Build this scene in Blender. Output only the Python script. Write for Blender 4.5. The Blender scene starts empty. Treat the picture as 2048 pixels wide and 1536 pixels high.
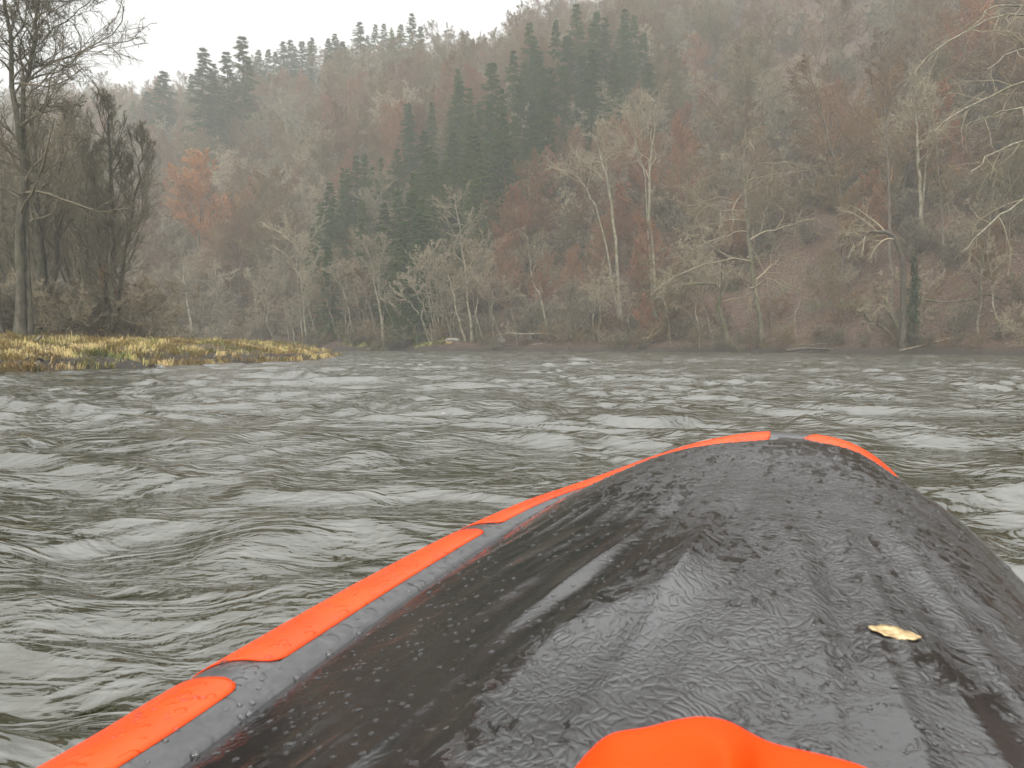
import bpy, math, random
import numpy as np

random.seed(7)
RNG = np.random.default_rng(7)
D = bpy.data
scene = bpy.context.scene
COL = scene.collection

# ------------------------------------------------------------------ camera
CAM_H = 0.75
F_PX = 1577.0            # focal length in pixels of the 2048 wide photograph
PITCH = math.radians(2.975)
cam_d = D.cameras.new('camera')
cam_d.sensor_width = 36.0
cam_d.lens = 36.0 * F_PX / 2048.0
cam_d.clip_start = 0.02
cam_d.clip_end = 2000.0
cam_d.dof.use_dof = True
cam_d.dof.focus_distance = 6.0
cam_d.dof.aperture_fstop = 20.0
cam = D.objects.new('camera', cam_d)
cam.location = (0, 0, CAM_H)
cam.rotation_euler = (math.radians(90) - PITCH, 0, 0)
COL.objects.link(cam)
scene.camera = cam

# ------------------------------------------------------------------ world, sun, exposure
SUN_EL, SUN_ROT = 38.0, 200.0
world = D.worlds.new('World')
scene.world = world
world.use_nodes = True
wn, wl = world.node_tree.nodes, world.node_tree.links
wn.clear()
w_out = wn.new('ShaderNodeOutputWorld')
w_bg = wn.new('ShaderNodeBackground')
w_sky = wn.new('ShaderNodeTexSky')
w_sky.sky_type = 'NISHITA'
w_sky.sun_disc = False
w_sky.sun_elevation = math.radians(SUN_EL)
w_sky.sun_rotation = math.radians(SUN_ROT)
w_sky.air_density = 1.0
w_sky.dust_density = 5.0
# the even cloud cover: a grey-white layer over nearly all of the clear sky, brighter overhead as an overcast sky is
w_tc = wn.new('ShaderNodeTexCoord')
w_sep = wn.new('ShaderNodeSeparateXYZ')
wl.new(w_tc.outputs['Generated'], w_sep.inputs[0])
w_pow = wn.new('ShaderNodeMath'); w_pow.operation = 'POWER'; w_pow.use_clamp = True; w_pow.inputs[1].default_value = 2.2
w_abs = wn.new('ShaderNodeMath'); w_abs.operation = 'MAXIMUM'; w_abs.inputs[1].default_value = 0.0
w_ramp = wn.new('ShaderNodeMapRange')
w_ramp.inputs['From Min'].default_value = 0.0
w_ramp.inputs['From Max'].default_value = 1.0
w_ramp.inputs['To Min'].default_value = 3.35
w_ramp.inputs['To Max'].default_value = 19.0
wl.new(w_sep.outputs['Z'], w_abs.inputs[0]); wl.new(w_abs.outputs[0], w_pow.inputs[0]); wl.new(w_pow.outputs[0], w_ramp.inputs['Value'])
w_cloud = wn.new('ShaderNodeCombineColor')
w_m1 = wn.new('ShaderNodeMath'); w_m1.operation = 'MULTIPLY'; w_m1.inputs[1].default_value = 0.985
wl.new(w_ramp.outputs[0], w_m1.inputs[0])
wl.new(w_ramp.outputs[0], w_cloud.inputs[0])
wl.new(w_ramp.outputs[0], w_cloud.inputs[1])
wl.new(w_m1.outputs[0], w_cloud.inputs[2])
w_mix = wn.new('ShaderNodeMix'); w_mix.data_type = 'RGBA'
w_mix.inputs[0].default_value = 0.93
wl.new(w_sky.outputs[0], w_mix.inputs[6])
wl.new(w_cloud.outputs[0], w_mix.inputs[7])
wl.new(w_mix.outputs[2], w_bg.inputs[0])
w_bg.inputs[1].default_value = 0.09
wl.new(w_bg.outputs[0], w_out.inputs[0])

sun_d = D.lights.new('sun', 'SUN')
sun_d.energy = 1.3
sun_d.angle = math.radians(25)
sun_d.color = (1.0, 0.94, 0.84)
sun = D.objects.new('sun', sun_d)
sun.rotation_euler = (math.radians(90 - SUN_EL), 0, math.radians(180 - SUN_ROT))
COL.objects.link(sun)

scene.view_settings.view_transform = 'Standard'
scene.view_settings.look = 'None'
scene.view_settings.gamma = 1.0
scene.view_settings.exposure = 1.32
scene.view_settings.use_curve_mapping = False
cy = scene.cycles
cy.max_bounces = 6
cy.diffuse_bounces = 2
cy.glossy_bounces = 3
cy.transmission_bounces = 2
cy.volume_bounces = 2
cy.transparent_max_bounces = 4
cy.use_denoising = True
cy.caustics_reflective = False
cy.caustics_refractive = False
cy.volume_step_rate = 10.0

# ------------------------------------------------------------------ helpers
CP, SP = math.cos(PITCH), math.sin(PITCH)
def ray(px, py):
    u, v = (px - 1024) / F_PX, (768 - py) / F_PX
    return np.array([u, CP + v * SP, -SP + v * CP])
def on_plane(px, py, z):
    d = ray(px, py); return np.array([0, 0, CAM_H]) + d * ((z - CAM_H) / d[2])
def project(p):
    x, y, z = p[..., 0], p[..., 1], p[..., 2] - CAM_H
    f = y * CP - z * SP; up = y * SP + z * CP
    return np.stack([1024 + F_PX * x / f, 768 - F_PX * up / f], -1)

def mesh_from(name, verts, faces_list, smooth=True, mats=(), mat_idx=None):
    """faces_list: list of int arrays (n, 3) or (n, 4)"""
    me = D.meshes.new(name)
    verts = np.asarray(verts, np.float32)
    me.vertices.add(len(verts)); me.vertices.foreach_set('co', verts.ravel())
    fl = [np.asarray(f, np.int32) for f in faces_list if len(f)]
    loops = np.concatenate([f.ravel() for f in fl])
    tot = np.concatenate([np.full(len(f), f.shape[1], np.int32) for f in fl])
    start = np.concatenate([[0], np.cumsum(tot)[:-1]]).astype(np.int32)
    me.loops.add(len(loops)); me.loops.foreach_set('vertex_index', loops)
    me.polygons.add(len(tot)); me.polygons.foreach_set('loop_start', start); me.polygons.foreach_set('loop_total', tot)
    me.polygons.foreach_set('use_smooth', np.full(len(tot), smooth))
    for m in mats: me.materials.append(m)
    if mat_idx is not None: me.polygons.foreach_set('material_index', np.asarray(mat_idx, np.int32))
    me.update(calc_edges=True)
    return me

def obj(name, me, parent=None, **props):
    o = D.objects.new(name, me); COL.objects.link(o)
    if parent is not None: o.parent = parent
    for k, v in props.items(): o[k] = v
    return o
def thing(name, label, cat, loc=(0, 0, 0), rotz=0.0, group=None):
    o = D.objects.new(name, None); COL.objects.link(o)
    o.location = loc; o.rotation_euler = (0, 0, rotz); o.empty_display_size = 0.3
    o['label'] = label; o['category'] = cat
    if group: o['group'] = group
    return o

class Geo:
    """collects quads and triangles"""
    def __init__(s): s.v = []; s.q = []; s.t = []; s.n = 0
    def add(s, v, q=None, t=None):
        v = np.asarray(v).reshape(-1, 3)
        if q is not None and len(q): s.q.append(np.asarray(q) + s.n)
        if t is not None and len(t): s.t.append(np.asarray(t) + s.n)
        s.v.append(v); s.n += len(v)
    def mesh(s, name, mat, smooth=True):
        fl = []
        if s.q: fl.append(np.concatenate(s.q))
        if s.t: fl.append(np.concatenate(s.t))
        return mesh_from(name, np.concatenate(s.v), fl, smooth, [mat])

def norm(a): return a / np.maximum(np.linalg.norm(a, axis=-1, keepdims=True), 1e-9)

def tubes(geo, P, R, sides, cap=True):
    """P (n,k,3) polylines, R (n,k) radii"""
    n, k, _ = P.shape
    T = np.empty_like(P); T[:, 1:-1] = P[:, 2:] - P[:, :-2]; T[:, 0] = P[:, 1] - P[:, 0]; T[:, -1] = P[:, -1] - P[:, -2]
    T = norm(T)
    ref = norm(RNG.normal(size=(n, 1, 3)))
    U = norm(np.cross(T, ref)); V = np.cross(T, U)
    a = np.arange(sides) * 2 * np.pi / sides
    ring = P[:, :, None] + R[:, :, None, None] * (U[:, :, None] * np.cos(a)[None, None, :, None] + V[:, :, None] * np.sin(a)[None, None, :, None])
    base = (np.arange(n) * k * sides)[:, None, None]
    i = np.arange(k - 1)[None, :, None] * sides; j = np.arange(sides)[None, None, :]; j2 = (j + 1) % sides
    q = np.stack([base + i + j, base + i + j2, base + i + sides + j2, base + i + sides + j], -1).reshape(-1, 4)
    geo.add(ring.reshape(-1, 3), q=q)

def spikes(geo, A, B, r):
    """three sided thin tapering twigs from A to B"""
    n = len(A); T = norm(B - A); U = norm(np.cross(T, norm(RNG.normal(size=(n, 3))))); V = np.cross(T, U)
    r = np.broadcast_to(r, (n,))[:, None]
    v = np.stack([A + U * r, A + (-.5 * U + .866 * V) * r, A + (-.5 * U - .866 * V) * r, B], 1)
    b = (np.arange(n) * 4)[:, None]
    t = np.concatenate([b + [0, 1, 3], b + [1, 2, 3], b + [2, 0, 3]])
    geo.add(v.reshape(-1, 3), t=t)

def spline(pts, n):
    """Catmull-Rom through the points"""
    p = np.asarray(pts, float); m = len(p)
    pp = np.vstack([2 * p[0] - p[1], p, 2 * p[-1] - p[-2]])
    s = np.linspace(0, m - 1 - 1e-9, n); i = s.astype(int); f = (s - i)[:, None]
    p0, p1, p2, p3 = pp[i], pp[i + 1], pp[i + 2], pp[i + 3]
    return .5 * ((2 * p1) + (-p0 + p2) * f + (2 * p0 - 5 * p1 + 4 * p2 - p3) * f ** 2 + (-p0 + 3 * p1 - 3 * p2 + p3) * f ** 3)

def sstep(a, b, x):
    t = np.clip((x - a) / (b - a), 0, 1); return t * t * (3 - 2 * t)

def sines(x, y, lam, seed, n=6):
    r = np.random.default_rng(seed); out = 0
    for _ in range(n):
        th = r.uniform(0, 2 * np.pi); l = lam * r.uniform(.7, 1.4); ph = r.uniform(0, 6.28)
        out = out + np.sin((x * np.cos(th) + y * np.sin(th)) * 2 * np.pi / l + ph)
    return out / math.sqrt(n)

# ------------------------------------------------------------------ material helper
def mat(name):
    m = D.materials.new(name); m.use_nodes = True
    nt = m.node_tree; b = nt.nodes['Principled BSDF']
    return m, nt, b
def N(nt, typ, **inp):
    n = nt.nodes.new(typ)
    for k, v in inp.items():
        if k in n.inputs: n.inputs[k].default_value = v
        else: setattr(n, k, v)
    return n
def ramp(nt, src, stops):
    r = nt.nodes.new('ShaderNodeValToRGB'); e = r.color_ramp.elements
    while len(e) > 1: e.remove(e[-1])
    e[0].position = stops[0][0]; e[0].color = (*stops[0][1], 1)
    for p, c in stops[1:]:
        x = e.new(p); x.color = (*c, 1)
    nt.links.new(src, r.inputs[0]); return r
def noise(nt, scale, detail=4, rough=.6, vec=None, dist=0.0):
    n = N(nt, 'ShaderNodeTexNoise', Scale=scale, Detail=detail, Roughness=rough, Distortion=dist)
    if vec is not None: nt.links.new(vec, n.inputs['Vector'])
    return n
def mixc(nt, fac, a, b, blend='MIX'):
    m = nt.nodes.new('ShaderNodeMix'); m.data_type = 'RGBA'; m.blend_type = blend
    for s, v in ((0, fac), (6, a), (7, b)):
        if hasattr(v, 'is_linked') or isinstance(v, bpy.types.NodeSocket): nt.links.new(v, m.inputs[s])
        else: m.inputs[s].default_value = v if s == 0 else (*v, 1)
    return m.outputs[2]
def mth(nt, op, a, b=0.0):
    m = nt.nodes.new('ShaderNodeMath'); m.operation = op
    for s, v in ((0, a), (1, b)):
        if isinstance(v, bpy.types.NodeSocket): nt.links.new(v, m.inputs[s])
        else: m.inputs[s].default_value = v
    return m.outputs[0]
def bump(nt, b, h, strength=.5, dist=.02):
    n = N(nt, 'ShaderNodeBump', Strength=strength, Distance=dist); nt.links.new(h, n.inputs['Height'])
    nt.links.new(n.outputs[0], b.inputs['Normal']); return n
def geopos(nt): return nt.nodes.new('ShaderNodeNewGeometry').outputs['Position']
def mapped(nt, vec, scale=(1, 1, 1), rot=(0, 0, 0)):
    n = nt.nodes.new('ShaderNodeMapping'); n.inputs['Scale'].default_value = scale; n.inputs['Rotation'].default_value = rot
    nt.links.new(vec, n.inputs['Vector']); return n.outputs[0]

def twig_material(name, stops, rough=.85):
    """colour differs from tree to tree and a little from clump to clump"""
    m, nt, b = mat(name)
    oi = nt.nodes.new('ShaderNodeObjectInfo')
    tc = nt.nodes.new('ShaderNodeTexCoord')
    n = noise(nt, .8, 3, .6, tc.outputs['Object'])
    f = mth(nt, 'ADD', mth(nt, 'MULTIPLY', oi.outputs['Random'], .75), mth(nt, 'MULTIPLY', n.outputs[0], .35))
    r = ramp(nt, f, stops)
    nt.links.new(r.outputs[0], b.inputs['Base Color'])
    b.inputs['Roughness'].default_value = rough
    b.inputs['Specular IOR Level'].default_value = .25
    return m
def bark_material(name, dark, light, moss=None, scale=6.0, moss_amt=.5, light_amt=.5):
    m, nt, b = mat(name)
    tc = nt.nodes.new('ShaderNodeTexCoord')
    v = mapped(nt, tc.outputs['Object'], (1, 1, .35))
    n1 = noise(nt, scale, 6, .65, v)
    c = ramp(nt, n1.outputs[0], [(max(0, light_amt - .18), dark), (min(1, light_amt + .12), light)]).outputs[0]
    if moss:
        n2 = noise(nt, 1.1, 4, .6, tc.outputs['Object'])
        f = ramp(nt, n2.outputs[0], [(moss_amt - .06, (0, 0, 0)), (moss_amt + .06, (1, 1, 1))]).outputs[0]
        c = mixc(nt, f, c, moss)
    nt.links.new(c, b.inputs['Base Color'])
    b.inputs['Roughness'].default_value = .8
    bump(nt, b, n1.outputs[0], .8, .05)
    return m

M = {}
M['twig_brown'] = twig_material('brown_twigs', [(0, (.070, .042, .020)), (.3, (.128, .074, .035)), (.6, (.172, .112, .055)), (.8, (.125, .108, .053)), (1, (.225, .162, .088))])
M['twig_grey'] = twig_material('grey_green_twigs', [(0, (.150, .130, .085)), (.5, (.240, .205, .140)), (1, (.330, .285, .200))])
M['twig_red'] = twig_material('russet_twigs', [(0, (.165, .070, .036)), (.5, (.205, .095, .050)), (1, (.200, .115, .062))])
M['twig_dark'] = twig_material('dark_bank_twigs', [(0, (.100, .090, .062)), (.5, (.150, .135, .095)), (1, (.175, .150, .105))])
M['bark_brown'] = bark_material('brown_bark', (.045, .035, .027), (.145, .120, .092), (.07, .075, .03), moss_amt=.62)
M['bark_pale'] = bark_material('pale_lichen_bark', (.085, .072, .050), (.30, .275, .21), (.12, .12, .055), moss_amt=.56, light_amt=.5)
M['bark_dark'] = bark_material('dark_wet_bark', (.030, .024, .018), (.085, .072, .055), (.055, .06, .025), moss_amt=.6)
M['bark_lichen'] = bark_material('lichen_spotted_bark', (.030, .026, .019), (.125, .115, .082), (.06, .065, .03), moss_amt=.58, light_amt=.55)
M['bark_mossy'] = bark_material('mossy_bark', (.045, .038, .026), (.17, .15, .105), (.085, .090, .032), moss_amt=.54)
M['needles'] = twig_material('spruce_needles', [(0, (.028, .062, .014)), (.5, (.050, .092, .018)), (1, (.085, .120, .024))])
M['twig_orange'] = twig_material('orange_leafy_twigs', [(0, (.26, .11, .04)), (1, (.34, .16, .06))])
M['ivy'] = twig_material('ivy_leaves', [(0, (.018, .040, .016)), (1, (.035, .065, .022))], .5)

# ------------------------------------------------------------------ terrain
FAR_BANK = np.array([(150, -90), (112, -30), (82, 8), (55, 33), (34, 49), (22.5, 60.5), (12.3, 70), (-3, 78), (-17, 84.5), (-45, 99), (-90, 118), (-160, 142), (-260, 170), (-420, 200)], float)
SPIT = np.array([(-420, -90), (-30, -60), (-19, 0), (-14.8, 14), (-13.5, 20.7), (-12.2, 24.4), (-11.05, 28.4), (-9.4, 33), (-9.6, 39.4), (-10.6, 47.5), (-15, 55), (-25, 62), (-45, 73), (-90, 95), (-160, 119), (-260, 140), (-420, 168)], float)
FB = spline(FAR_BANK, 90)[:, :2]
SPT = SPIT

def sdist(x, y, line):
    """signed distance to a polyline, positive on its left hand side"""
    best = np.full(x.shape, 1e18); sgn = np.zeros(x.shape)
    for a, b in zip(line[:-1], line[1:]):
        dx, dy = b - a; L2 = dx * dx + dy * dy
        t = np.clip(((x - a[0]) * dx + (y - a[1]) * dy) / L2, 0, 1)
        ex, ey = x - a[0] - t * dx, y - a[1] - t * dy
        d = ex * ex + ey * ey
        s = dx * (y - a[1]) - dy * (x - a[0])
        m = d < best - 1e-9
        best = np.where(m, d, best); sgn = np.where(m, s, sgn)
    return np.sqrt(best) * np.where(sgn >= 0, 1, -1)

def ridge(x): return 76.0 + 8.0 * sstep(45, 130, -x) + 22.0 * sstep(-25, 45, x)
def height(x, y):
    x = np.asarray(x, float); y = np.asarray(y, float)
    dh = -sdist(x, y, FB)
    dh = dh + .8 * sines(x, y, 14, 3)
    lin = .25 + .22 * np.maximum(dh - .5, 0) + .46 * np.maximum(dh - 5, 0)
    zs = -8 * np.log(np.exp(-lin / 8) + np.exp(-(ridge(x) + (dh - 115) * .02) / 8) + 1e-30)
    zs = np.maximum(zs, 0) + sstep(0, 1.2, dh) * .25
    zs = zs + sstep(6, 40, dh) * (2.2 * sines(x, y, 62, 4) + .9 * sines(x, y, 22, 5)) + sstep(2, 12, dh) * .28 * sines(x, y, 6.5, 6)
    zh = np.where(dh > 0, zs + sstep(1, 2, dh) * .0, -1.2 * sstep(0, 3, -dh))
    dl = sdist(x, y, SPT)
    dl = -dl if False else dl
    dl2 = dl + .35 * sines(x, y, 3.3, 8)
    zl = np.where(dl2 > 0, .30 * sstep(0, .35, dl2) + .38 * sstep(.3, 4, dl2) + .55 * sstep(4, 16, dl2) + sstep(.5, 3, dl2) * .07 * sines(x, y, 2.6, 9), -1.2 * sstep(0, 2.5, -dl2))
    return np.maximum(zh, zl)
# orientation check: the spit polygon must be positive inside
if float(sdist(np.array([-40.]), np.array([30.]), SPT)[0]) < 0: SPT = SPT[::-1].copy()
if float(sdist(np.array([40.]), np.array([120.]), FB)[0]) > 0: FB = FB[::-1].copy()

def warp_axis(lo, hi, c, n, tight):
    t = np.linspace(-1, 1, n); s = np.sinh(t * tight) / np.sinh(tight)
    return np.where(s < 0, c + s * (c - lo), c + s * (hi - c))
gx = warp_axis(-460, 320, -5, 320, 2.4)
gy = warp_axis(-110, 560, 50, 290, 2.2)
GX, GY = np.meshgrid(gx, gy)
GZ = height(GX, GY)
ni, nj = GX.shape
ii, jj = np.meshgrid(np.arange(ni - 1), np.arange(nj - 1), indexing='ij')
q = np.stack([ii * nj + jj, ii * nj + jj + 1, (ii + 1) * nj + jj + 1, (ii + 1) * nj + jj], -1).reshape(-1, 4)

m, nt, b = mat('leaf_litter_ground')
pos = geopos(nt)
n1 = noise(nt, .35, 5, .6, pos); n2 = noise(nt, 6.0, 6, .75, pos); n3 = noise(nt, .11, 3, .5, pos)
litter = ramp(nt, n2.outputs[0], [(.38, (.009, .006, .004)), (.47, (.048, .026, .015)), (.55, (.100, .054, .031)), (.66, (.19, .122, .078))]).outputs[0]
moss = ramp(nt, n2.outputs[0], [(.35, (.03, .035, .012)), (.65, (.10, .11, .04))]).outputs[0]
f = ramp(nt, n1.outputs[0], [(.58, (0, 0, 0)), (.68, (.8, .8, .8))]).outputs[0]
c = mixc(nt, f, litter, moss)
# the left bank is turf, not leaf litter
sx = nt.nodes.new('ShaderNodeSeparateXYZ'); nt.links.new(pos, sx.inputs[0])
fl = mth(nt, 'MULTIPLY', mth(nt, 'LESS_THAN', sx.outputs[0], -7.0), mth(nt, 'LESS_THAN', mth(nt, 'ADD', sx.outputs[1], mth(nt, 'MULTIPLY', sx.outputs[0], .42)), 62.0))
turf = ramp(nt, n2.outputs[0], [(.3, (.025, .018, .009)), (.5, (.075, .055, .024)), (.7, (.13, .10, .04))]).outputs[0]
c = mixc(nt, fl, c, turf)
wet = ramp(nt, mth(nt, 'ADD', sx.outputs[2], mth(nt, 'MULTIPLY', n2.outputs[0], .5)), [(.45, (1, 1, 1)), (.85, (0, 0, 0))]).outputs[0]
c = mixc(nt, wet, c, (.028, .021, .015))
nt.links.new(c, b.inputs['Base Color'])
b.inputs['Roughness'].default_value = .85
bump(nt, b, n2.outputs[0], 1.0, .15)
M['ground'] = m
me = mesh_from('ground', np.stack([GX, GY, GZ], -1).reshape(-1, 3), [q], True, [M['ground']])
obj('ground', me, kind='structure', label='river valley ground with leaf covered hillside and grassy bank')

# ------------------------------------------------------------------ water
def wave_height(x, y):
    wx = x + .35 * sines(x, y, 3.1, 21) + .10 * sines(x, y, .9, 22); wy = y + .35 * sines(x, y, 3.7, 23) + .10 * sines(x, y, 1.1, 24)
    r = np.random.default_rng(31); h = np.zeros_like(x)
    rr = np.hypot(x, y)
    calm = .62 + .30 * sines(x, y, 5.5, 25, 5)
    calm = np.clip(calm, .18, 1.2)
    for i in range(46):
        lam = .22 * (3.4 / .22) ** (i / 45.0)
        th = math.radians(90 + r.normal(0, 33) - 8)
        sl = .042 if lam < .40 else (.062 if lam < 1.1 else .034)
        a = sl * lam / (2 * np.pi) * 1.6
        ph = r.uniform(0, 6.28)
        s = np.exp(1.4 * (np.sin((wx * np.cos(th) + wy * np.sin(th)) * 2 * np.pi / lam + ph) - 1))
        fade = np.exp(-(np.maximum(rr * .0045 * 2.0 / lam, 0)) ** 2)
        k = calm if lam < 1.0 else .75
        h += a * (s - .45) * fade * k
    return h * 1.6
th_f = np.linspace(-40, 40, 360)
th_b = np.concatenate([np.linspace(-180, -40, 40)[:-1], th_f, np.linspace(40, 180, 40)[1:-1]])
TH = np.radians(th_b)
RR = np.concatenate([np.geomspace(.02, .6, 12)[:-1], np.geomspace(.6, 78, 1000)[:-1], np.geomspace(78, 420, 30)])
T2, R2 = np.meshgrid(TH, RR)
WX, WY = R2 * np.sin(T2), R2 * np.cos(T2)
WZ = wave_height(WX, WY)
nr, ntn = WX.shape
i2, j2 = np.meshgrid(np.arange(nr - 1), np.arange(ntn), indexing='ij')
jn = (j2 + 1) % ntn
q = np.stack([i2 * ntn + j2, (i2 + 1) * ntn + j2, (i2 + 1) * ntn + jn, i2 * ntn + jn], -1).reshape(-1, 4)
q = q[:, ::-1]
m, nt, b = mat('river_water')
pos = geopos(nt)
b.inputs['Base Color'].default_value = (.022, .022, .010, 1)
b.inputs['Roughness'].default_value = .015
b.inputs['IOR'].default_value = 2.1
v1 = mapped(nt, pos, (.55, 1.25, 1), (0, 0, .12)); v2 = mapped(nt, pos, (.7, 1.2, 1), (0, 0, -.3))
a1 = noise(nt, 4.2, 3, .55, v1, .6); a2 = noise(nt, 13.0, 3, .55, v2, .5)
s1 = mth(nt, 'SUBTRACT', 1.0, mth(nt, 'ABSOLUTE', mth(nt, 'MULTIPLY', mth(nt, 'SUBTRACT', a1.outputs[0], .5), 3.0)))
pz = noise(nt, 1.1, 3, .6, pos)
amp = ramp(nt, pz.outputs[0], [(.40, (.18, .18, .18)), (.56, (1, 1, 1))]).outputs[0]
ln_ = nt.nodes.new('ShaderNodeVectorMath'); ln_.operation = 'LENGTH'; nt.links.new(pos, ln_.inputs[0])
mr = nt.nodes.new('ShaderNodeMapRange'); mr.inputs['From Min'].default_value = 4; mr.inputs['From Max'].default_value = 32
mr.inputs['To Min'].default_value = .017; mr.inputs['To Max'].default_value = .036; nt.links.new(ln_.outputs['Value'], mr.inputs['Value'])
hh = mth(nt, 'ADD', mth(nt, 'MULTIPLY', s1, mr.outputs[0]), mth(nt, 'MULTIPLY', mth(nt, 'MULTIPLY', a2.outputs[0], .016), amp))
bump(nt, b, hh, 1.0, 1.0)
M['water'] = m
me = mesh_from('river_water', np.stack([WX, WY, WZ], -1).reshape(-1, 3), [q], True, [M['water']])
obj('river_water', me, kind='structure', label='rippling grey brown river water')

# ------------------------------------------------------------------ tree builders
def interp(P, t):
    """P (n,k,3), t (n,m) in 0..1 -> positions (n,m,3), tangents"""
    n, k, _ = P.shape; s = np.clip(t, 0, .9999) * (k - 1); i = s.astype(int); f = (s - i)[..., None]
    r = np.arange(n)[:, None]; A, B = P[r, i], P[r, i + 1]
    return A + (B - A) * f, norm(B - A)
def grow(P, R, m, t0, t1, length, ang, k, up=0.0, gnarl=.15, rfac=.5, droop=0.0, tip=.25, lpow=.6, flat=1.0):
    n = len(P)
    t = t0 + (t1 - t0) * ((np.arange(m)[None, :] + RNG.uniform(0, 1, (n, m))) / m)
    pos, tan = interp(P, t)
    rad, _ = interp(np.repeat(R[:, :, None], 3, 2), t); rad = rad[..., 0]
    rnd = RNG.normal(size=(n, m, 3)); rnd[..., 2] *= flat
    perp = norm(rnd - (rnd * tan).sum(-1, keepdims=True) * tan)
    an = np.radians(RNG.uniform(ang[0], ang[1], (n, m)))[..., None]
    d = tan * np.cos(an) + perp * np.sin(an)
    plen = np.linalg.norm(np.diff(P, axis=1), axis=-1).sum(1)
    L = (length * plen[:, None] * (1 - .75 * np.clip((t - t0) / max(t1 - t0, 1e-6), 0, 1) ** (1 / lpow)) * RNG.uniform(.65, 1.2, (n, m)))[..., None]
    C = np.empty((n, m, k, 3)); C[:, :, 0] = pos; cur = pos; g = np.array([0, 0, 1.0])
    for s in range(1, k):
        d = norm(d + RNG.normal(size=(n, m, 3)) * gnarl + g * (up - droop * s / k))
        cur = cur + d * L / (k - 1); C[:, :, s] = cur
    r0 = rad * rfac
    CR = r0[..., None] * np.linspace(1, tip, k)[None, None, :]
    return C.reshape(n * m, k, 3), CR.reshape(n * m, k)

def build_tree(stems, rads, br=1.0, n1=22, n2=8, n3=8, n4=5, l1=.42, l2=.5, l3=.5, l4=.55, t0=.3, up=.10, gn=.14, twig_r=.012, min_r=.010, ang1=(30, 65), droop=0.0, trunk_sides=8, crown_thick=1.0, lp=.6):
    """returns (trunk geo, crown geo). stems: list of polylines"""
    tg, cg = Geo(), Geo()
    P = np.stack([spline(s, 16) for s in stems]); k = 16
    P[:, 1:-1] += RNG.normal(size=(len(stems), k - 2, 3)) * .05
    R = np.stack([r * (1 - .82 * np.linspace(0, 1, k) ** 1.1) for r in rads])
    R[:, 0] *= 1.5; R[:, 1] *= 1.12
    tubes(tg, P, R, trunk_sides)
    P1, R1 = grow(P, R, n1, t0, .98, l1, ang1, 9, up, gn, .5, droop, lpow=lp)
    R1 = np.maximum(R1 * crown_thick, min_r * 1.3 * br); tubes(cg, P1, R1, 5)
    P2, R2_ = grow(P1, R1, n2, .15, .98, l2, (25, 60), 6, up * .7, gn * 1.2, .55, droop)
    R2_ = np.maximum(R2_, min_r * (1 + (br - 1) * .5)); tubes(cg, P2, R2_, 3)
    P3, R3 = grow(P2, R2_, n3, .1, 1, l3, (25, 60), 4, up * .5, gn * 1.3, .6, droop)
    R3 = np.maximum(R3, min_r * .8); tubes(cg, P3, R3, 3)
    t = (np.arange(n4)[None, :] + RNG.uniform(0, 1, (len(P3), n4))) / n4
    A, T = interp(P3, t)
    L3 = np.linalg.norm(P3[:, -1] - P3[:, 0], axis=-1)[:, None, None]
    d = norm(T + RNG.normal(size=A.shape) * .55 + [0, 0, up * .8 - droop])
    B = A + d * np.maximum(L3 * l4, .16) * RNG.uniform(.6, 1.3, A.shape[:2])[..., None]
    spikes(cg, A.reshape(-1, 3), B.reshape(-1, 3), twig_r)
    return tg, cg

def stem(h, lean=(0, 0), wob=.35, n=7, base=(0, 0, 0)):
    z = np.linspace(0, 1, n); p = np.zeros((n, 3))
    w = np.cumsum(RNG.normal(size=(n, 2)), 0) * wob / math.sqrt(n); w -= w[0]
    p[:, 0] = base[0] + lean[0] * z ** 1.2 + w[:, 0]; p[:, 1] = base[1] + lean[1] * z ** 1.2 + w[:, 1]; p[:, 2] = base[2] + h * z - .4
    return p

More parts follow.
